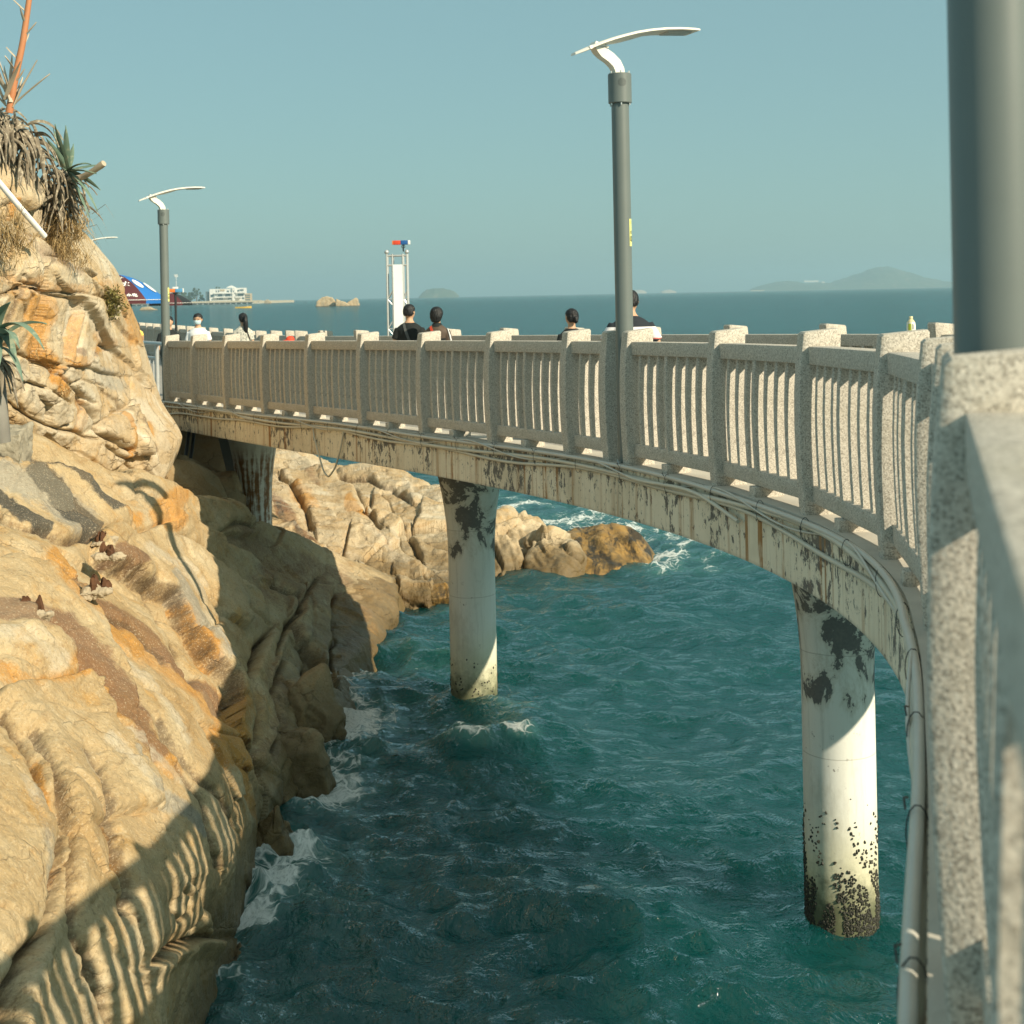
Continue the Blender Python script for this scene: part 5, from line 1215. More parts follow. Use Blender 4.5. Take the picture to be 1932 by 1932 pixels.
# ------------------------------------------------------------------ metal barrier at the cliff
a0 = U(306, 745, 28.2); b0 = U(240, 742, 30.6); zf = 3.42
root = empty("metal_barrier", "grey metal tube barrier closing the gap between cliff and first stone post", "barrier", Vector((a0.x, a0.y, zf)))
def bp(t, z): return Vector((a0.x + (b0.x - a0.x) * t, a0.y + (b0.y - a0.y) * t, zf + z))
for t in (.12, .95): mb = MB(); mb.tube([bp(t, -.1), bp(t, 1.06)], .042, 12); mb.build("upright", M["steel"], root, True)
mb = MB(); mb.tube([bp(-.12, 1.08), bp(1.2, 1.08)], .04, 12); mb.build("top_bar", M["steel"], root, True)
mb = MB(); mb.tube([bp(.12, .80), bp(1.2, .80)], .03, 12); mb.build("middle_bar", M["steel"], root, True)
for k in range(7): t = .22 + k * .105; mb = MB(); mb.tube([bp(t, .0), bp(t, .80)], .016, 8); mb.build("bar", M["steel"], root, True)
# ------------------------------------------------------------------ vendor umbrella
def umbrella(label, apex, R, drop, cols, rot=0, texts=True):
    root = empty("parasol", label, "parasol", Vector((apex.x, apex.y, 3.4)))
    zc = apex.z - 3.4; n = 8
    def pt(a, f):   # f 0..1 from apex to rim
        rr = R * f; scal = 1 - .035 * (1 - abs(((a - rot) / (2 * PI / n)) % 1 - .5) * 2) * f; sag = -.05 * (1 - abs(((a - rot) / (2 * PI / n)) % 1 - .5) * 2) * -1 * f * 0
        return Vector((rr * scal * math.cos(a), rr * scal * math.sin(a), zc - drop * (f ** 1.75)))
    for k in range(n):
        mb = MB(); a0_, a1_ = rot + k * 2 * PI / n, rot + (k + 1) * 2 * PI / n
        fs = [.03, .15, .3, .45, .6, .75, .88, 1.0]; up = [[pt(a0_ + (a1_ - a0_) * j / 8, f) for j in range(9)] for f in fs]
        for a in range(len(fs) - 1):
            pass
        mb.rings([r + [p - Vector((0, 0, .006)) for p in r[::-1]] for r in up])
        vb = [pt(a0_ + (a1_ - a0_) * j / 8, 1.0) for j in range(9)]; lo = [Vector((p.x * .985, p.y * .985, p.z - .10 - .025 * math.sin(j * PI * 1.0))) for j, p in enumerate(vb)]
        mb.rings([vb + [p * 1 for p in [Vector((q.x * .996, q.y * .996, q.z)) for q in vb[::-1]]], lo + [Vector((q.x * .996, q.y * .996, q.z)) for q in lo[::-1]]])
        mb.build("panel", cols[k % len(cols)], root, True, 50, world=False)
        e = MB(); e.tube([Vector((p.x * 1.004, p.y * 1.004, p.z + .004)) for p in vb], .008, 6); e.build("trim", M["white"], root, True, world=False)
        r = MB(); r.tube([pt(a0_, f) - Vector((0, 0, .02)) for f in (.05, .3, .55, .8, 1.0)], .008, 6); r.build("rib", M["steel"], root, True, world=False)
    mb = MB(); mb.tube([(0, 0, 0), (0, 0, zc + .07)], .02, 10); mb.build("pole", M["white"], root, True, world=False)
    return root, pt, zc
MAR = plain("maroon_canvas", (.085, .022, .026), .7, .12, 6); BLU = plain("blue_canvas", (.02, .16, .48), .7, .12, 6)
apx = U(219, 518, 40); um, pt_, zc_ = umbrella("big vendor parasol with alternating blue and maroon panels printed in white, past the cliff edge", apx, 1.32, .70, [BLU, MAR], rot=-.698)
def on_panel(txt, ang, f, sz, mat, dang=0.0):
    m = text_mesh(txt, sz, .008); o = link("lettering", m, mat, um, False)
    p = pt_(ang, f); pr = pt_(ang, f + .05); pa = pt_(ang + .06, f); r = (p - pr).normalized(); x = (pa - p).normalized(); nrm = x.cross(r).normalized()
    if nrm.z < 0: x = -x; nrm = -nrm
    yv = nrm.cross(x); o.matrix_basis = Matrix(((x.x, yv.x, nrm.x, p.x + nrm.x * .012), (x.y, yv.y, nrm.y, p.y + nrm.y * .012), (x.z, yv.z, nrm.z, p.z + nrm.z * .012), (0, 0, 0, 1)))
for txt, an, f, sz in (("米", -1.30, .60, .26), ("冰", -1.0, .60, .26), ("果汁", -1.2, .36, .14)): on_panel(txt, an, f, sz, M["white"])
for k, ch in enumerate("四米水小吃"): on_panel(ch, -1.42 + k * .13, .90, .13, M["white"])
def disc_on(ang, f, ra, rb, mat):
    m = MB(); m.rings([[Vector((ra * math.cos(q), rb * math.sin(q), z)) for q in [2 * PI * j / 24 for j in range(24)]] for z in (0, .004)]); me = m.mesh("logo"); o = link("logo", me, mat, um, False)
    p = pt_(ang, f); pr = pt_(ang, f + .05); pa = pt_(ang + .06, f); r = (p - pr).normalized(); x = (pa - p).normalized(); nrm = x.cross(r).normalized()
    if nrm.z < 0: x = -x; nrm = -nrm
    yv = nrm.cross(x); o.matrix_basis = Matrix(((x.x, yv.x, nrm.x, p.x + nrm.x * .010), (x.y, yv.y, nrm.y, p.y + nrm.y * .010), (x.z, yv.z, nrm.z, p.z + nrm.z * .010), (0, 0, 0, 1)))
disc_on(-1.22, .75, .08, .08, M["red"]); disc_on(-.50, .58, .12, .20, M["white"]); disc_on(-.08, .70, .12, .22, M["white"])
umbrella("small dark parasol standing far along the walkway behind the lamp post", U(322, 553, 62), .9, .42, [MAR, M["dark"]])
mb = MB(); c = U(228, 580, 39.2); mb.box((0, 0, 0), (.5, .4, .35), bev=.03); mb.v = [(x + c.x, y + c.y, z + c.z) for x, y, z in mb.v]
mb.box((c.x, c.y, (c.z + 3.4) / 2 - .1), (.4, .3, c.z - 3.4 - .2)); tag(mb.build("cool_box", plain("green_plastic", (.10, .42, .32), .5), None, True), "green vendor's cool box on its stand below the maroon parasol edge", "cool box")
# ------------------------------------------------------------------ warning beacon on its black pole
c = U(331, 560, 44); root = empty("beacon", "orange and blue warning beacon on a thin black pole behind the masked person", "beacon", Vector((c.x, c.y, 3.4)))
zt = U(331, 553, 44).z
mb = MB(); mb.tube([(c.x, c.y, 3.4), (c.x, c.y, zt)], .035, 10); mb.build("pole", M["dark"], root, True)
mb = MB(); mb.box((c.x, c.y, zt + .0), (.12, .12, .05), bev=.01); mb.build("bracket", M["dark"], root, True)
for dx, mt, nm in ((-.115, M["orange"], "orange_light"), (.115, M["skyblue"], "blue_light")):
    mb = MB(); mb.box((c.x + dx, c.y, zt + .075), (.225, .1, .105), bev=.015); mb.build(nm, mt, root, True)
for dx in (-.235, .235): mb = MB(); mb.box((c.x + dx, c.y, zt + .075), (.016, .11, .12), bev=.004); mb.build("end_plate", M["white"], root, True)
mb = MB(); mb.box((c.x, c.y, zt + .155), (.16, .11, .05), Matrix.Rotation(.15, 3, 'X'), bev=.008); mb.build("solar_panel", M["white"], root, True)
# ------------------------------------------------------------------ truss banner tower
D = 26.4; bx0, bx1 = U(731, 560, D), U(769, 560, D); zb_, zt_ = 3.05, U(750, 479, D).z
root = empty("banner_tower", "tall silver truss frame with a white banner standing beyond the rail behind the couple", "banner tower", Vector(((bx0.x + bx1.x) / 2, D, zb_)))
X0, X1 = bx0.x, bx1.x; wq = .10
lean = lambda z: (z - zb_) * -.006
for xs in ((X0, X0 + wq), (X1 - .075, X1)):
    mb = MB()
    for x in xs:
        for y in (D, D + .2): mb.tube([(x - lean(zb_), y, zb_), (x, y, zt_)], .017, 8)
    z = zb_ + .1; k = 0
    while z < zt_ - .3:
        for y in (D, D + .2):
            mb.tube([(xs[0], y, z), (xs[1], y, z)], .009, 6); mb.tube([(xs[0], y, z), (xs[1], y, z + .16)], .009, 6); mb.tube([(xs[0], y, z), (xs[1], y, z - .12)], .009, 6)
        for x in xs: mb.tube([(x, D, z), (x, D + .2, z + .2)], .008, 6)
        z += .53
    mb.build("truss_leg", M["steel"], root, True)
mb = MB()
for y in (D, D + .2):
    for z in (zt_ - .03, zt_ - .2): mb.tube([(X0, y, z), (X1, y, z)], .015, 8)
mb.build("cross_bar", M["steel"], root, True)
for x in (X0, X1): mb = MB(); mb.ell((x, D, zt_ + .035), (.04, .04, .04), 14, 10); mb.build("finial_ball", M["steel"], root, True)
t = NT("banner_cloth"); p = t.coord("Object"); M["banner"] = t.done(t.mix(t.math('MULTIPLY', t.rng(t.noise(p, 3.5, 4), .4, .7), .5), (.80, .82, .80), (.52, .68, .74)), .7)
mb = MB(); mb.rings([[Vector((x + lean(zb_) * 0, D - .02 + .003 * math.sin(z * 3 + x * 8), z)) for x in np.linspace(X0 + wq + .01, X1 - .08, 5)] + [Vector((x, D - .014 + .003 * math.sin(z * 3 + x * 8), z)) for x in np.linspace(X1 - .08, X0 + wq + .01, 5)] for z in np.linspace(zb_ + .3, zt_ - .19, 30)]); mb.build("banner", M["banner"], root, True)
zl = zt_ + .2
mb = MB(); mb.tube([(X1 - .06, D, zt_ + .04), (X1 - .06, D, zl - .05)], .012, 6); mb.tube([(X1 - .06 + .03 * math.cos(a), D, zl - .07 + .03 * math.sin(a)) for a in [2 * PI * k / 10 for k in range(11)]], .006, 5); bk = mb.build("beacon_bracket", M["dark"], root, True)
for dx, w, mt, nm in ((-.13, .13, M["red"], "red_light"), (.0, .13, M["blue"], "blue_light"), (.085, .04, M["white"], "white_cap"), (-.205, .02, M["orange"], "orange_cap")):
    mb = MB(); mb.box((X1 - .04 + dx, D, zl + .0), (w, .09, .075), bev=.01); mb.build(nm, mt, bk, True)
# ------------------------------------------------------------------ drink bottle on the sea-side rail
s_b = 2.1
best = None
for k in range(400):
    l = 13 + k * .02; q = outp(l); xx, yy = proj_np(np.array([[q.x, q.y, q.z]]))
    if best is None or abs(xx[0] - 1744) < best[0]: best = (abs(xx[0] - 1744), q, l)
q = best[1]; tq = (outp(best[2] + .1) - outp(best[2] - .1)).normalized(); inn = Vector((-tq.y, tq.x, 0))
bz = q.z + 1.093; bp_ = q + inn * .12
root = empty("drink_bottle", "small yellow capped drink bottle left standing on the sea-side stone rail", "bottle", Vector((bp_.x, bp_.y, bz)))
PALE = plain("pale_tea_plastic", (.66, .58, .34), .25, .08, 30); LAB = plain("white_label", (.78, .78, .70), .4, .04, 30); GRN = plain("green_print", (.42, .48, .05), .5, .1, 40)
mb = MB(); mb.lathe([(.030, 0), (.036, .006), (.040, .05), (.041, .08), (.036, .115), (.022, .135), (.015, .142), (.015, .15)], n=24); mb.build("bottle_body", PALE, root, True, world=False)
mb = MB(); mb.lathe([(.0405, .028), (.0415, .055), (.0418, .08), (.038, .11)], n=24, cap=False); lb = mb.build("label", LAB, root, True, world=False)
mb = MB(); mb.rings([[Vector((r * math.cos(a), r * math.sin(a), z)) for a in np.linspace(-2.5, -1.75, 8)] for z, r in ((.035, .0424), (.055, .0430), (.08, .0432), (.1, .0408))], False, False); mb.build("green_print", GRN, lb, True, world=False)
mb = MB(); mb.rings([[Vector((r * math.cos(a), r * math.sin(a), z)) for a in np.linspace(-1.5, -1.3, 4)] for z, r in ((.045, .0428), (.06, .0431), (.08, .0432), (.095, .0416))], False, False); mb.build("lettering", M["ink"], lb, True, world=False)
mb = MB(); mb.lathe([(.0175, .147), (.0175, .165), (.016, .167)], n=20); mb.build("bottle_cap", plain("cream_cap", (.75, .66, .38), .4), root, True, world=False)
# ------------------------------------------------------------------ plants on the cliff
def mat_leaf(name, a, b, c=None, scale=6, trans=0.0):
    t = NT(name); p = t.pos(); q = t.mix(t.noise(p, scale, 4), a, b)
    if c: q = t.mix(t.rng(t.noise(p, scale * 2.3, 3), .52, .66), q, c)
    return t.done(q, .7)
DRY = mat_leaf("dry_leaf", (.27, .22, .145), (.11, .092, .068), (.42, .37, .27), 9); AG = mat_leaf("agave_green", (.10, .17, .125), (.17, .24, .17), (.24, .28, .19)); STK = mat_leaf("stalk_orange", (.42, .15, .06), (.52, .24, .11)); GRASS = mat_leaf("dry_grass", (.42, .29, .12), (.26, .17, .07), (.50, .38, .20), 9)
SHR = mat_leaf("shrub_leaf", (.15, .15, .045), (.30, .25, .08), (.09, .11, .035), 14); LOG = mat_leaf("bleached_stalk", (.50, .43, .32), (.42, .34, .24))
def blade(mb, base, d0, ln, w, droop, n=9, twist=0.0, fold=.35, seed=0):
    """a fleshy tapering leaf"""
    r = random.Random(seed); p = Vector(base); d = Vector(d0).normalized(); L = []; st = ln / (n - 1)
    side = d.cross(Vector((0, 0, 1)));
    if side.length < .1: side = Vector((1, 0, 0))
    side.normalize(); side = Matrix.Rotation(twist, 3, d) @ side
    for k in range(n):
        f = k / (n - 1); ww = w * (.62 + 1.1 * f - 1.65 * f * f) if f < .9 else w * max(.02, (1 - f) * 2.2); up = side.cross(d).normalized()
        L.append([p - side * ww, p - side * ww * .45 - up * ww * fold * .6, p - up * ww * fold, p + side * ww * .45 - up * ww * fold * .6, p + side * ww, p + side * ww * .4 + up * .012 - up * ww * fold * .45, p - side * ww * .4 + up * .012 - up * ww * fold * .45])
        p = p + d * st; d = (d + Vector((0, 0, -droop * st)) + Vector((r.uniform(-1, 1), r.uniform(-1, 1), r.uniform(-1, 1))) * .03).normalized(); side = (side - d * side.dot(d)).normalized()
    mb.rings(L)
def rays(mb, c, n, ln, w, droop, el=(0.1, 1.2), az=(0, 6.283), seed=0, jit=.05):
    r = random.Random(seed)
    for k in range(n):
        a = r.uniform(*az); e = r.uniform(*el); d = Vector((math.cos(a) * math.cos(e), math.sin(a) * math.cos(e), math.sin(e)))
        blade(mb, Vector(c) + Vector((r.uniform(-jit, jit), r.uniform(-jit, jit), r.uniform(-jit, jit))), d, ln * r.uniform(.7, 1.15), w * r.uniform(.7, 1.2), droop * r.uniform(.7, 1.4), seed=seed * 100 + k, twist=r.uniform(-.5, .5))
# big dead agave with its flower stalk
c0 = U(17, 196, 16.6); root = empty("agave", "dead agave with tall orange flower stalk and withered hanging leaves on the cliff top", "agave", c0)
P = [c0 + Vector((0, 0, -.1)), U(28, 150, 16.6), U(42, 85, 16.6), U(52, 20, 16.6), U(60, -40, 16.6), U(72, -130, 16.5)]
A = cmr([list(p) for p in P], 30); mb = MB(); mb.tube([Vector(p) for p in A], [.042 - .016 * k / 29 for k in range(30)], 10); st = mb.build("flower_stalk", STK, root, True)
mb = MB()
for k in range(3, 26, 2):
    p = Vector(A[k]); a = k * 2.4; blade(mb, p, (math.cos(a), math.sin(a) * .6, .9), .22, .022, -.2 if k % 4 else 3, 6, seed=k)
mb.build("bract", LOG, st, True)
mb = MB(); rays(mb, c0, 16, .62, .035, .5, (.75, 1.45), seed=3); mb.build("standing_leaves", LOG, root, True)
mb = MB(); r_ = random.Random(8)
for k in range(210):
    f = r_.random(); px = -45 + 118 * f + r_.uniform(-12, 12); py = 203 + 70 * max(0, f - .3) + r_.uniform(-8, 45 + 20 * f); b_ = U(px, py, 16.9 + .9 * f + r_.uniform(-.4, .25))
    d = Vector((r_.uniform(-.5, .55), r_.uniform(-.9, .1), r_.uniform(-.6, .2)))
    blade(mb, b_, d, r_.uniform(.32, .66), r_.uniform(.022, .044), r_.uniform(3.2, 6.5), 9, r_.uniform(-1.2, 1.2), .5, k)
mb.build("dead_leaves", DRY, root, True)
# second agave, still green, further down
c1 = U(128, 322, 18.0); root = empty("agave", "grey green spiky agave with a broken pale stalk at the cliff edge", "agave", c1)
mb = MB()
for k, (tx, ty, dr, w) in enumerate([(106, 236, -.1, .07), (122, 238, 0, .06), (140, 275, .1, .05), (166, 312, 1.6, .05), (186, 312, .5, .055), (182, 352, 1.3, .05), (172, 395, 1.2, .05), (165, 400, .9, .055), (150, 385, 1.8, .05), (92, 262, .5, .05), (84, 286, .8, .045), (100, 250, .4, .05), (178, 330, .8, .05), (112, 260, .2, .055)]):
    tip = U(tx, ty, 17.7 + (k % 3) * .25); v = tip - c1; ln = v.length * (1.02 + .12 * dr); v2 = v.normalized() + Vector((0, 0, .42 * dr * ln)); blade(mb, c1, v2, ln, w, dr * .95, 12, (k % 5 - 2) * .25, .4, k + 40)
mb.build("leaves", AG, root, True)
mb = MB(); P = [c1 + Vector((0, 0, -.1)), U(150, 336, 18.0), U(172, 325, 17.9), U(196, 308, 17.8)]; mb.tube([Vector(p) for p in cmr([list(p) for p in P], 12)], [.03, .035, .04, .04, .038, .037, .037, .036, .037, .038, .042, .038], 10); mb.build("broken_stalk", LOG, root, True)
mb = MB()
for k in range(150):
    f = r_.random(); px = 92 + 42 * f + r_.uniform(-12, 12); py = 305 + 75 * r_.random() ** 1.3 + 25 * f; b_ = U(px, py, 18.45 + r_.uniform(-.45, .15)); d = Vector((r_.uniform(-.6, .8), r_.uniform(-.9, .1), r_.uniform(-.8, .25)))
    blade(mb, b_, d, r_.uniform(.22, .55), r_.uniform(.016, .034), r_.uniform(2.5, 6), 8, r_.uniform(-1.2, 1.2), .5, k + 500)
mb.build("dead_leaves", DRY, root, True)
# third agave hanging in from the picture edge
c2 = U(-12, 640, 14.9); root = empty("agave", "drooping blue green agave leaves hanging over a dead trunk halfway down the cliff", "agave", c2)
mb = MB()
for k, (d, ln, dr, w) in enumerate([((.45, -.5, .9), 1.0, 2.2, .10), ((.6, -.3, .7), 1.05, 2.4, .085), ((.2, -.9, .6), .9, 2.2, .10), ((.65, -.6, .3), .95, 2.0, .08), ((.35, -.4, 1.1), .75, 1.5, .09), ((-.3, -.8, .6), .8, 2.2, .1), ((.5, .2, .9), .8, 2, .08), ((.3, -.7, .0), .85, 1.5, .09), ((.55, -.5, -.1), .8, 1.8, .07), ((.1, -.8, -.2), .7, 1.5, .10)]):
    blade(mb, c2 + Vector((0, 0, .12 * (k % 3) - .1)), d, ln * .78, w * .85, dr * 1.3, 14, (k % 3 - 1) * .4, .45, k + 90)
mb.build("leaves", AG, root, True)
mb = MB(); P = [c2 + Vector((-.03, 0, .1)), U(-6, 720, 14.9), U(0, 790, 14.8), U(4, 835, 14.8)]; mb.tube([Vector(p) for p in cmr([list(p) for p in P], 10)], .085, 10); mb.build("trunk", M["soffit"], root, True)
mb = MB(); rays(mb, c2 + Vector((.02, -.05, -.2)), 14, .5, .04, 5, (-.9, .1), (-2.2, .6), 7); mb.build("dead_leaves", DRY, root, True)
# concrete stub at its foot
p0 = U(20, 842, 15.6); rr = random.Random(4); o = boulder('concrete_block', [p0 + Vector((.17 * sx + rr.uniform(-.05, .05), .25 * sy, .17 * sz + rr.uniform(-.05, .05))) for sx in (-1, 1) for sy in (-1, 1) for sz in (-1, 1)] + [p0 + Vector((.05, -.28, .12))], M['concrete_old'], 5, .03, 5, 0, 3, 1); tag(o, "weathered concrete block under the dead agave trunk, above the black stained rock", "concrete block")
# dry grass
def tuft(lab, spots, seed, ln=.35, mat=GRASS, n=26, cat="dry grass"):
    rr = random.Random(seed); mb = MB()
    for px, py, d in spots:
        b0 = U(px, py, d)
        for k in range(n):
            a = rr.uniform(0, 6.28); e = rr.uniform(-.3, 1.3); dd = Vector((math.cos(a) * math.cos(e), -abs(math.sin(a)) * math.cos(e), math.sin(e))); p = b0 + Vector((rr.uniform(-.14, .14), rr.uniform(-.1, .1), rr.uniform(-.1, .06))); q = p + dd * ln * rr.uniform(.4, 1.0); m_ = p.lerp(q, .55) + Vector((0, 0, .05)); q.z -= ln * .35
            s_ = Vector((rr.uniform(-1, 1), rr.uniform(-1, 1), rr.uniform(-.4, .4))).normalized() * .0045; mb.add([p - s_, p + s_, m_ + s_ * .8, m_ - s_ * .8, q], [(0, 1, 2, 3), (3, 2, 4)])
    me = mb.mesh("g"); o = link("dry_grass", me, mat); tag(o, lab, cat, kind="stuff"); return o
tuft("straw coloured dry grass on the ledges of the cliff", [(r_.uniform(-30, 45), r_.uniform(420, 500), 16.3) for k in range(26)] + [(r_.uniform(85, 150), r_.uniform(425, 505), 17.9 + r_.uniform(0, .8)) for k in range(30)] + [(r_.uniform(100, 135), r_.uniform(395, 440), 18.3) for k in range(12)], 2, .42)
tuft("thin dead weeds caught in the cracks of the cliff", [(zb(a, b)[0], zb(a, b)[1], d) for a, b, d in [(380, 860, 17.5), (440, 900, 17.6), (500, 940, 17.8), (540, 960, 17.9), (680, 1300, 18), (720, 1340, 18.2), (640, 1270, 17.9), (330, 830, 17.3)]] + [(235, 925, 19.8), (215, 940, 18.8), (270, 930, 20), (290, 950, 19.5)], 4, .22, GRASS, 18)
tuft("wispy bare twigs sticking out into the sky below the agave", [(150, 385, 19.2), (158, 400, 19.6), (152, 420, 19.6)], 9, .75, DRY, 9)
# small shrub on the cliff edge
c3 = U(211, 572, 20.2); root = empty("shrub", "small yellow green bush growing from the cliff edge beside the parasol", "shrub", c3)
mb = MB(); mw = MB(); rr = random.Random(6)
for k in range(34):
    e = Vector((rr.gauss(0, .10), rr.gauss(0, .10), 0)); tip = U(211 + rr.uniform(-17, 24), 570 + rr.uniform(-35, 30), 20.2 + rr.uniform(-.35, .2)); mw.tube([c3 + Vector((0, .25, -.1)), c3.lerp(tip, .5) + Vector((0, 0, .04)), tip], [.008, .006, .002], 5)
    for j in range(30):
        t = rr.uniform(.35, 1.05); p = c3.lerp(tip, t) + Vector((rr.gauss(0, .03), rr.gauss(0, .03), rr.gauss(0, .03))); d = Vector((rr.uniform(-1, 1), rr.uniform(-1, .6), rr.uniform(-.3, 1))).normalized() * rr.uniform(.04, .085); s_ = d.cross(Vector((rr.random(), rr.random(), rr.random()))).normalized() * .010
        mb.add([p, p + d * .5 + s_, p + d, p + d * .5 - s_], [(0, 1, 2, 3)])
link("leaves", mb.mesh("leaves"), SHR, root); mw.build("stems", DRY, root, True)
# white pipe down the cliff
P = [U(-40, 290, 16.2), U(5, 338, 16.5), U(50, 392, 16.7), U(97, 447, 17.1)]; mb = MB(); mb.tube([Vector(p) + Vector((0, -.25, 0)) for p in P], .035, 10); tag(mb.build("pipe", M["white"], None, True), "straight white pipe slanting down across the upper cliff", "pipe")
# ------------------------------------------------------------------ across the water
def far_rock(lab, pts, D, mat=RF, seed=0, dep=8):
    P = [U(x, y, D) for x, y in pts]; zmin = -1.5; Q = []
    for p in P: Q += [p, Vector((p.x * 1.003, p.y + dep, max(p.z * .8, zmin)))]
    for p in P:
        if p.z < 1.0: Q.append(Vector((p.x, p.y, zmin)))
    o = boulder("rock", Q, mat, 4, .5, .18, 0, seed, 1); return tag(o, lab, "rock", "rocks in the open sea")
far_rock("domed pale rock standing out of the sea, the roundest of the three together", [(596, 576), (598, 568), (606, 561), (616, 559), (626, 561), (631, 567), (632, 576)], 990, seed=61)
far_rock("middle wedge shaped rock of the three pale sea rocks", [(633, 576), (634, 564), (642, 567), (652, 571), (658, 575)], 985, seed=62)
far_rock("sea rock ending in a sharp peak, next to the wedge shaped one", [(652, 575), (664, 569), (670, 561), (674, 563), (678, 575)], 995, seed=63)
far_rock("low rock in the water seen under the parasol", [(262, 586), (266, 580), (280, 579), (286, 583), (296, 586)], 960, seed=64)
far_rock("pale rock off the end of the far pier", [(498, 572), (500, 567), (505, 565), (511, 568), (512, 572)], 2150, seed=65)
M["farwhite"] = plain("white_render", (.74, .74, .70), .8, .05, .2); M["glass"] = plain("window_glass", (.10, .14, .15), .2, .1, .5); M["tan"] = plain("tan_render", (.50, .40, .26), .8, .1, .2); M["roofw"] = plain("pale_roof", (.70, .70, .66), .7, .05, .2); M["bluegrey"] = plain("blue_grey_render", (.13, .18, .20), .8, .15, .3); M["sand"] = plain("sand", (.55, .47, .33), .9, .1, .02)
DB = 2200.0; kx = DB / F
def fx(px): return U(px, 566, DB).x
def fz(px, py): return U(px, py, DB).z
zg = 1.6
def fbox(mb, x0, x1, y0, y1, dy0, dy1):
    zt, zbm = fz((x0 + x1) / 2, y0), fz((x0 + x1) / 2, y1); mb.box(((fx(x0) + fx(x1)) / 2, DB + (dy0 + dy1) / 2, (zt + zbm) / 2), (fx(x1) - fx(x0), dy1 - dy0, zt - zbm))
root = empty("hotel", "white flat roofed building with balconies on the far shore", "building", Vector((fx(425), DB, 0)))
mb = MB(); fbox(mb, 394, 437.2, 545, 569.5, 6, 26); fbox(mb, 437.6, 442.6, 543.2, 569.5, 3, 24); fbox(mb, 442.9, 460, 543, 569.5, 8, 26); mb.build("wall", M["farwhite"], root)
for i, (x0, x1, y) in enumerate(((403, 437, 553.4), (403, 437, 561), (443.2, 464, 552), (443.2, 455, 560.5))):
    mb = MB(); fbox(mb, x0, x1, y - 1.3, y + .7, 1.5, 5.9); mb.build("balcony", M["farwhite"], root)
for x0, x1, y0, y1, dy in ((410, 418, 555.2, 559.4, 5.6), (424, 433, 555.0, 559.2, 5.6), (411, 419, 562.6, 565.2, 5.6), (429, 434, 562.4, 564.8, 5.6), (408, 409.6, 563, 565.2, 5.6), (406, 408, 547.8, 551.4, 5.6), (410, 412, 547.6, 551.4, 5.6), (427, 431, 548, 551, 5.6), (446.6, 450, 546.6, 550, 7.6), (451, 458, 545.6, 549, 7.6), (447, 458, 554, 558, 7.6), (440, 441.4, 548, 551, 2.6), (455, 459, 561, 564.5, 7.6), (396, 402, 556, 561, 5.6)):
    mb = MB(); fbox(mb, x0, x1, y0, y1, dy, dy + .3); mb.build("window", M["glass"], root)
mb = MB(); fbox(mb, 414, 423, 546, 549.5, 5.2, 5.8); mb.build("awning", M["tan"], root)
mb = MB(); c = Vector((fx(433.5), DB + 14, fz(433.5, 543.2))); w = fx(441) - fx(426)
mb.rings([[c + Vector((w * .53 * f * sx, 6 * f * sy, z)) for sx, sy in ((-1, -1), (1, -1), (1, 1), (-1, 1))] for f, z in ((1, 0), (1, .5), (.55, 2.4), (.15, 3.6))]); rf = mb.build("pavilion_roof", M["roofw"], root)
root = empty("annex", "brownish terrace building with open floors at the seaward end of the white hotel", "building", Vector((fx(466), DB, 0)))
mb = MB(); fbox(mb, 460.5, 470.5, 553.5, 569, 9, 24); mb.build("wall", M["tan"], root)
for y in (556, 560, 564.5): mb = MB(); fbox(mb, 460.8, 470, y, y + 2, 8.6, 8.9); mb.build("window", M["glass"], root)
root = empty("house", "blue grey house in the shadow of the white hotel", "building", Vector((fx(390), DB, 0)))
mb = MB(); fbox(mb, 385.5, 393.2, 550, 569.5, 10, 25); mb.build("wall", M["bluegrey"], root)
for y in (552, 557.5, 562.5): mb = MB(); fbox(mb, 387, 392, y, y + 2.4, 9.6, 9.9); mb.build("window", M["glass"], root)
root = empty("pier", "long pale promenade on piles below the white hotel", "pier", Vector((fx(400), DB, 0)))
mb = MB(); zt = fz(400, 568.2); mb.box(((fx(225) + fx(494)) / 2, DB - 6, zt - 1.2), (fx(494) - fx(225), 10, 2.6)); mb.build("deck", M["sand"], root)
for k in range(24): x = 250 + k * 10.4; mb = MB(); mb.box((fx(x), DB - 9, (zt - 2.5) / 2 - 1), (1.3, 1.3, zt - .4)); mb.build("pile", M["farwhite"], root)
mb = MB(); mb.rings([[Vector((fx(x), DB + y, z)) for x, y in ((200, -3), (475, -3), (478, 60), (480, 400), (200, 500))] for z in (-2, fz(400, 569.2))]); tag(mb.build("headland", M["sand"]), kind="structure")
TREE = mat_leaf("far_leaf", (.035, .065, .03), (.06, .095, .04), (.10, .13, .06), .25); BARK = plain("bark", (.12, .09, .06), .9)
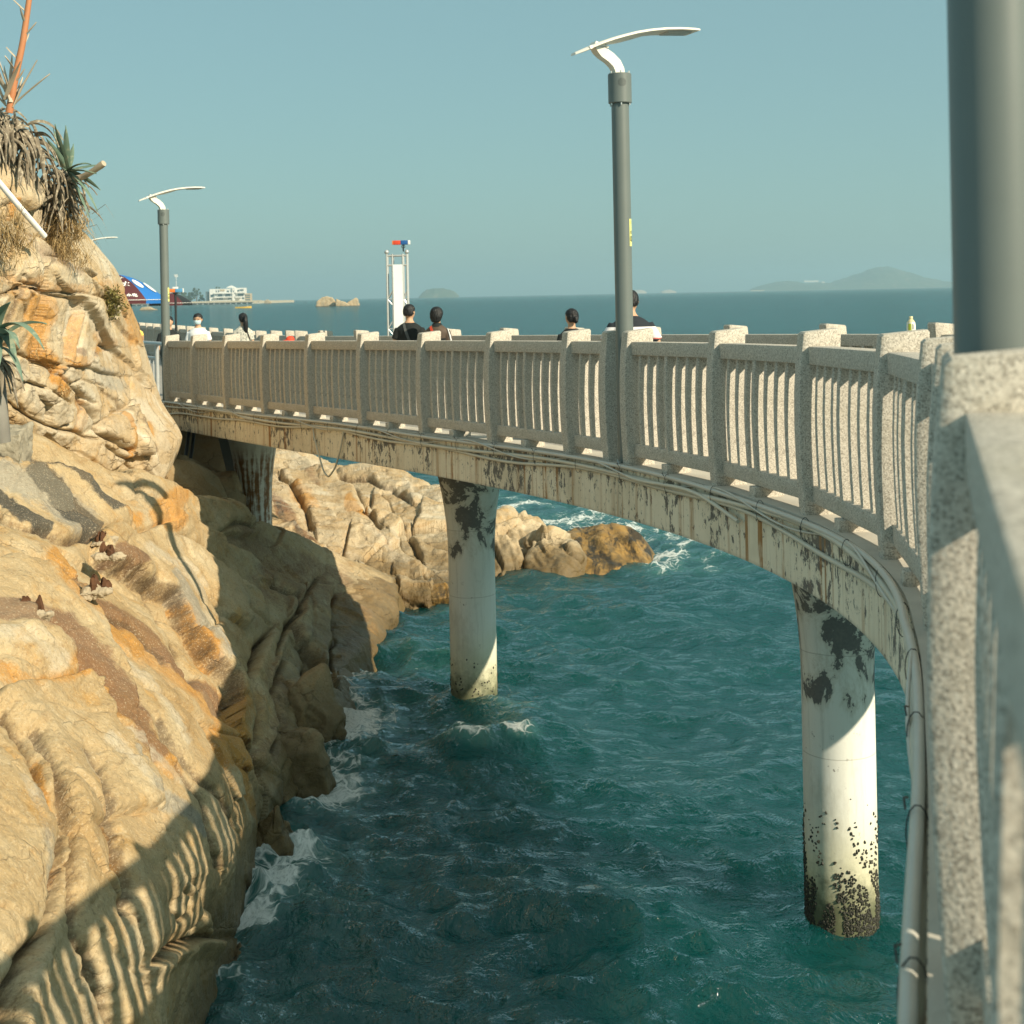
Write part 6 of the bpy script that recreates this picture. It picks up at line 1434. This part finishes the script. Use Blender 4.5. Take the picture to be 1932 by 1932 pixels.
def tree(lab, px, py0, py1, wpx, seed, D=2235.0, sparse=False):
    g = U(px, py1, D); top = U(px, py0, D); h = top.z - zg; w = wpx * D / F / 2; base = Vector((g.x, D, zg)); root = empty("tree", lab, "tree", base, 0, "trees on the far headland"); rr = random.Random(seed)
    mb = MB(); mb.tube([base, base + Vector((.3, 0, h * .5)), base + Vector((.1, 0, h * .85))], [h * .03, h * .02, h * .008], 7)
    for k in range(5): a = rr.uniform(0, 6.28); mb.tube([base + Vector((.2, 0, h * (.3 + .1 * k))), base + Vector((w * .6 * math.cos(a), w * .6 * math.sin(a), h * (.5 + .09 * k)))], [h * .012, h * .004], 5)
    mb.build("trunk", BARK, root)
    mb = MB(); cl = []
    for k in range(16 if sparse else 26):
        a = rr.uniform(0, 6.28); f = rr.random() ** .5; z = rr.uniform(.3, .95); cl.append((base + Vector((w * f * math.cos(a) * (1.15 - z * .5), w * f * math.sin(a) * (1.15 - z * .5), h * z)), w * rr.uniform(.22, .4)))
    for c, r in cl:
        for k in range(60):
            v = Vector((rr.gauss(0, 1), rr.gauss(0, 1), rr.gauss(0, 1))).normalized(); p = c + v * r * rr.uniform(.5, 1.05); s = Vector((rr.gauss(0, 1), rr.gauss(0, 1), rr.gauss(0, 1))).normalized(); t_ = v.cross(s).normalized() * .55; s = t_.cross(v) ; mb.add([p - t_ - s * .6, p + t_ - s * .4, p + t_ * .6 + s, p - t_ * .7 + s * .8], [(0, 1, 2, 3)])
    link("crown", mb.mesh("crown"), TREE, root)
tree("tall dark tree standing above the others on the far headland", 371, 538.5, 569, 17, 1, sparse=True)
for i, (x, y, w, lab) in enumerate(((322, 552, 15, "round tree nearest the lamp post on the far headland"), (335, 549.5, 18, "broad tree under the radio mast on the far headland"), (348, 550, 17, "mid sized tree between the mast and the tall tree on the far headland"), (360, 551.5, 15, "tree at the foot of the tall dark tree on the far headland"), (380, 556, 11, "small tree beside the blue grey house"), (300, 556, 18, "tree glimpsed between parasol and lamp post on the far headland"))): tree(lab, x, y, 569, w, i + 5)
for x, y, w, lab in ((405, 541.5, 4, "small potted tree on the hotel roof, farther from the pavilion"), (410, 542, 3.5, "small potted tree on the hotel roof, nearer the pavilion")):
    g = Vector((fx(x), DB + 14, fz(x, 545.2))); root = empty("tree", lab, "tree", g, 0, "potted trees on the hotel roof"); mb = MB(); rr = random.Random(x)
    mt_ = MB(); mt_.tube([g, g + Vector((0, 0, 1.6))], .12, 6); mt_.build("trunk", BARK, root)
    for k in range(120): v = Vector((rr.gauss(0, 1), rr.gauss(0, 1), rr.gauss(0, .8))) * .8; p = g + Vector((0, 0, 2)) + v; s = Vector((rr.uniform(-.4, .4), rr.uniform(-.4, .4), .3)); mb.add([p, p + s, p + s + Vector((.3, .1, 0)), p + Vector((.3, 0, -.1))], [(0, 1, 2, 3)])
    link("crown", mb.mesh("crown"), TREE, root)
g = Vector((U(333, 566, 2240).x, 2240, zg)); zt = U(333, 519, 2240).z; root = empty("radio_mast", "slim radio mast with antenna crown rising over the far trees", "mast", g)
mb = MB(); mb.tube([g, Vector((g.x, g.y, zt))], [.55, .35], 8); mb.build("mast_pole", M["farwhite"], root)
mb = MB()
for zz in (zt, zt - 2.2):
    for k in range(6): a = k * PI / 3; mb.box((g.x + 2.3 * math.cos(a), g.y + 2.3 * math.sin(a), zz), (.7, .5, 1.9))
    mb.tube([(g.x + 2.2 * math.cos(a), g.y + 2.2 * math.sin(a), zz) for a in [2 * PI * k / 12 for k in range(13)]], .15, 5)
mb.build("antennas", M["farwhite"], root)
# boat
D = 1016.0; cb = UZ(459, 581.3); root = empty("boat", "small yellow motor boat with a dark canopy far out on the water", "boat", Vector((cb.x, cb.y, 0)), .1)
mb = MB(); YB = plain("yellow_hull", (.72, .45, .04), .5, .1, .6); k_ = (UZ(467.5, 581).x - UZ(450, 581).x) / 2
mb.rings([[Vector((k_ * x, y * w, z)) for y, z in ((-1, .9 + .35 * max(0, x)), (-.75, -.2), (.75, -.2), (1, .9 + .35 * max(0, x)))] for x, w in ((-1, .8), (-.4, 1.15), (.3, 1.15), (.75, .7), (1.03, .06))]); mb.build("hull", YB, root, world=False)
mb = MB(); mb.box((-.05 * k_, 0, 2.25), (1.25 * k_, 2.0, .16)); mb.build("canopy", M["bluegrey"], root, world=False)
mb = MB(); [mb.tube([(sx * .55 * k_, sy * .9, .7), (sx * .55 * k_, sy * .9, 2.2)], .05, 6) for sx in (-1, 1) for sy in (-1, 1)]; mb.build("canopy_posts", M["white"], root, world=False)
# islands
ISL = mat_leaf("island_scrub", (.055, .085, .045), (.10, .125, .06), (.17, .16, .10), .012)
def island(lab, prof, D, depth, seed, sand=True):
    """ridge profile in photo pixels at its distance, given a real breadth"""
    xs = np.array([p[0] for p in prof], float); ys = np.array([p[1] for p in prof], float); n = 150; m = 30
    px = np.linspace(xs[0], xs[-1], n); py = np.interp(px, xs, ys); P = np.zeros((m, n, 3))
    for j in range(m):
        v = -1 + 2 * j / (m - 1); 
        for i in range(n):
            q = U(px[i], py[i], D); edge = min(1, min(i, n - 1 - i) / 6); P[j, i] = (q.x * (1 + v * depth / D * .3), D + v * depth * (.35 + .65 * edge), max(q.z, 0) * (1 - abs(v) ** 1.7) * 1.0 + (-3 if abs(v) > .98 else 0))
    Q = P.reshape(-1, 3); hh = fbm(Q * np.array([.012, .012, .02]) + seed, 4) * 7 + np.abs(noise(Q * .06 + seed)) * 5
    Q[:, 2] += np.where(Q[:, 2] > 4, hh * np.clip(Q[:, 2] / 40, 0, 1), 0); P = Q.reshape(m, n, 3)
    me = grid_mesh("island", P); return tag(link("island", me, ISL), lab, "island", "islands on the horizon")
i1 = island("long hilly island with a rounded summit on the horizon", [(1412, 549), (1420, 544), (1440, 538), (1468, 533), (1490, 532), (1515, 535), (1545, 534), (1565, 535), (1590, 528), (1620, 518), (1635, 510), (1655, 505), (1675, 505), (1700, 510), (1730, 520), (1755, 527), (1775, 530), (1800, 534), (1840, 543)], 8000, 420, 3)
mb = MB(); mb.rings([[Vector((U(x, y, 7640).x, 7640 + dy, z)) for x, y in ((1416, 548), (1840, 540)) for dy in (0,)] + [Vector((U(x, 545, 7900).x, 7900, z)) for x in (1840, 1416)] for z in (-2, 5.5)]); o = mb.build("beach", M["sand"], i1)
mb = MB(); q = U(1527, 531, 7700); mb.box((q.x, 7660, q.z), (74, 20, 9)); mb.box((q.x + 62, 7660, q.z - 6), (14, 14, 8)); tag(mb.build("warehouse", M["farwhite"]), "long white building on the slope of the hilly island", "building")
island("small low wooded island behind the banner tower", [(790, 560), (796, 554), (806, 548), (820, 544), (836, 543.5), (848, 547), (858, 551), (866, 558)], 6000, 90, 8)
PALEI = plain("pale_islet", (.48, .42, .34), .9, .2, .02)
for lab, pr in (("pale islet just right of the tall lamp post on the horizon", [(1190, 551.5), (1196, 548), (1206, 546.5), (1214, 548), (1220, 551)]), ("faint pale islet farther right of the lamp post on the horizon", [(1246, 550.5), (1254, 548), (1266, 547), (1276, 550)])):
    o = island(lab, pr, 7600, 60, 5); o.data.materials.clear(); o.data.materials.append(PALEI)
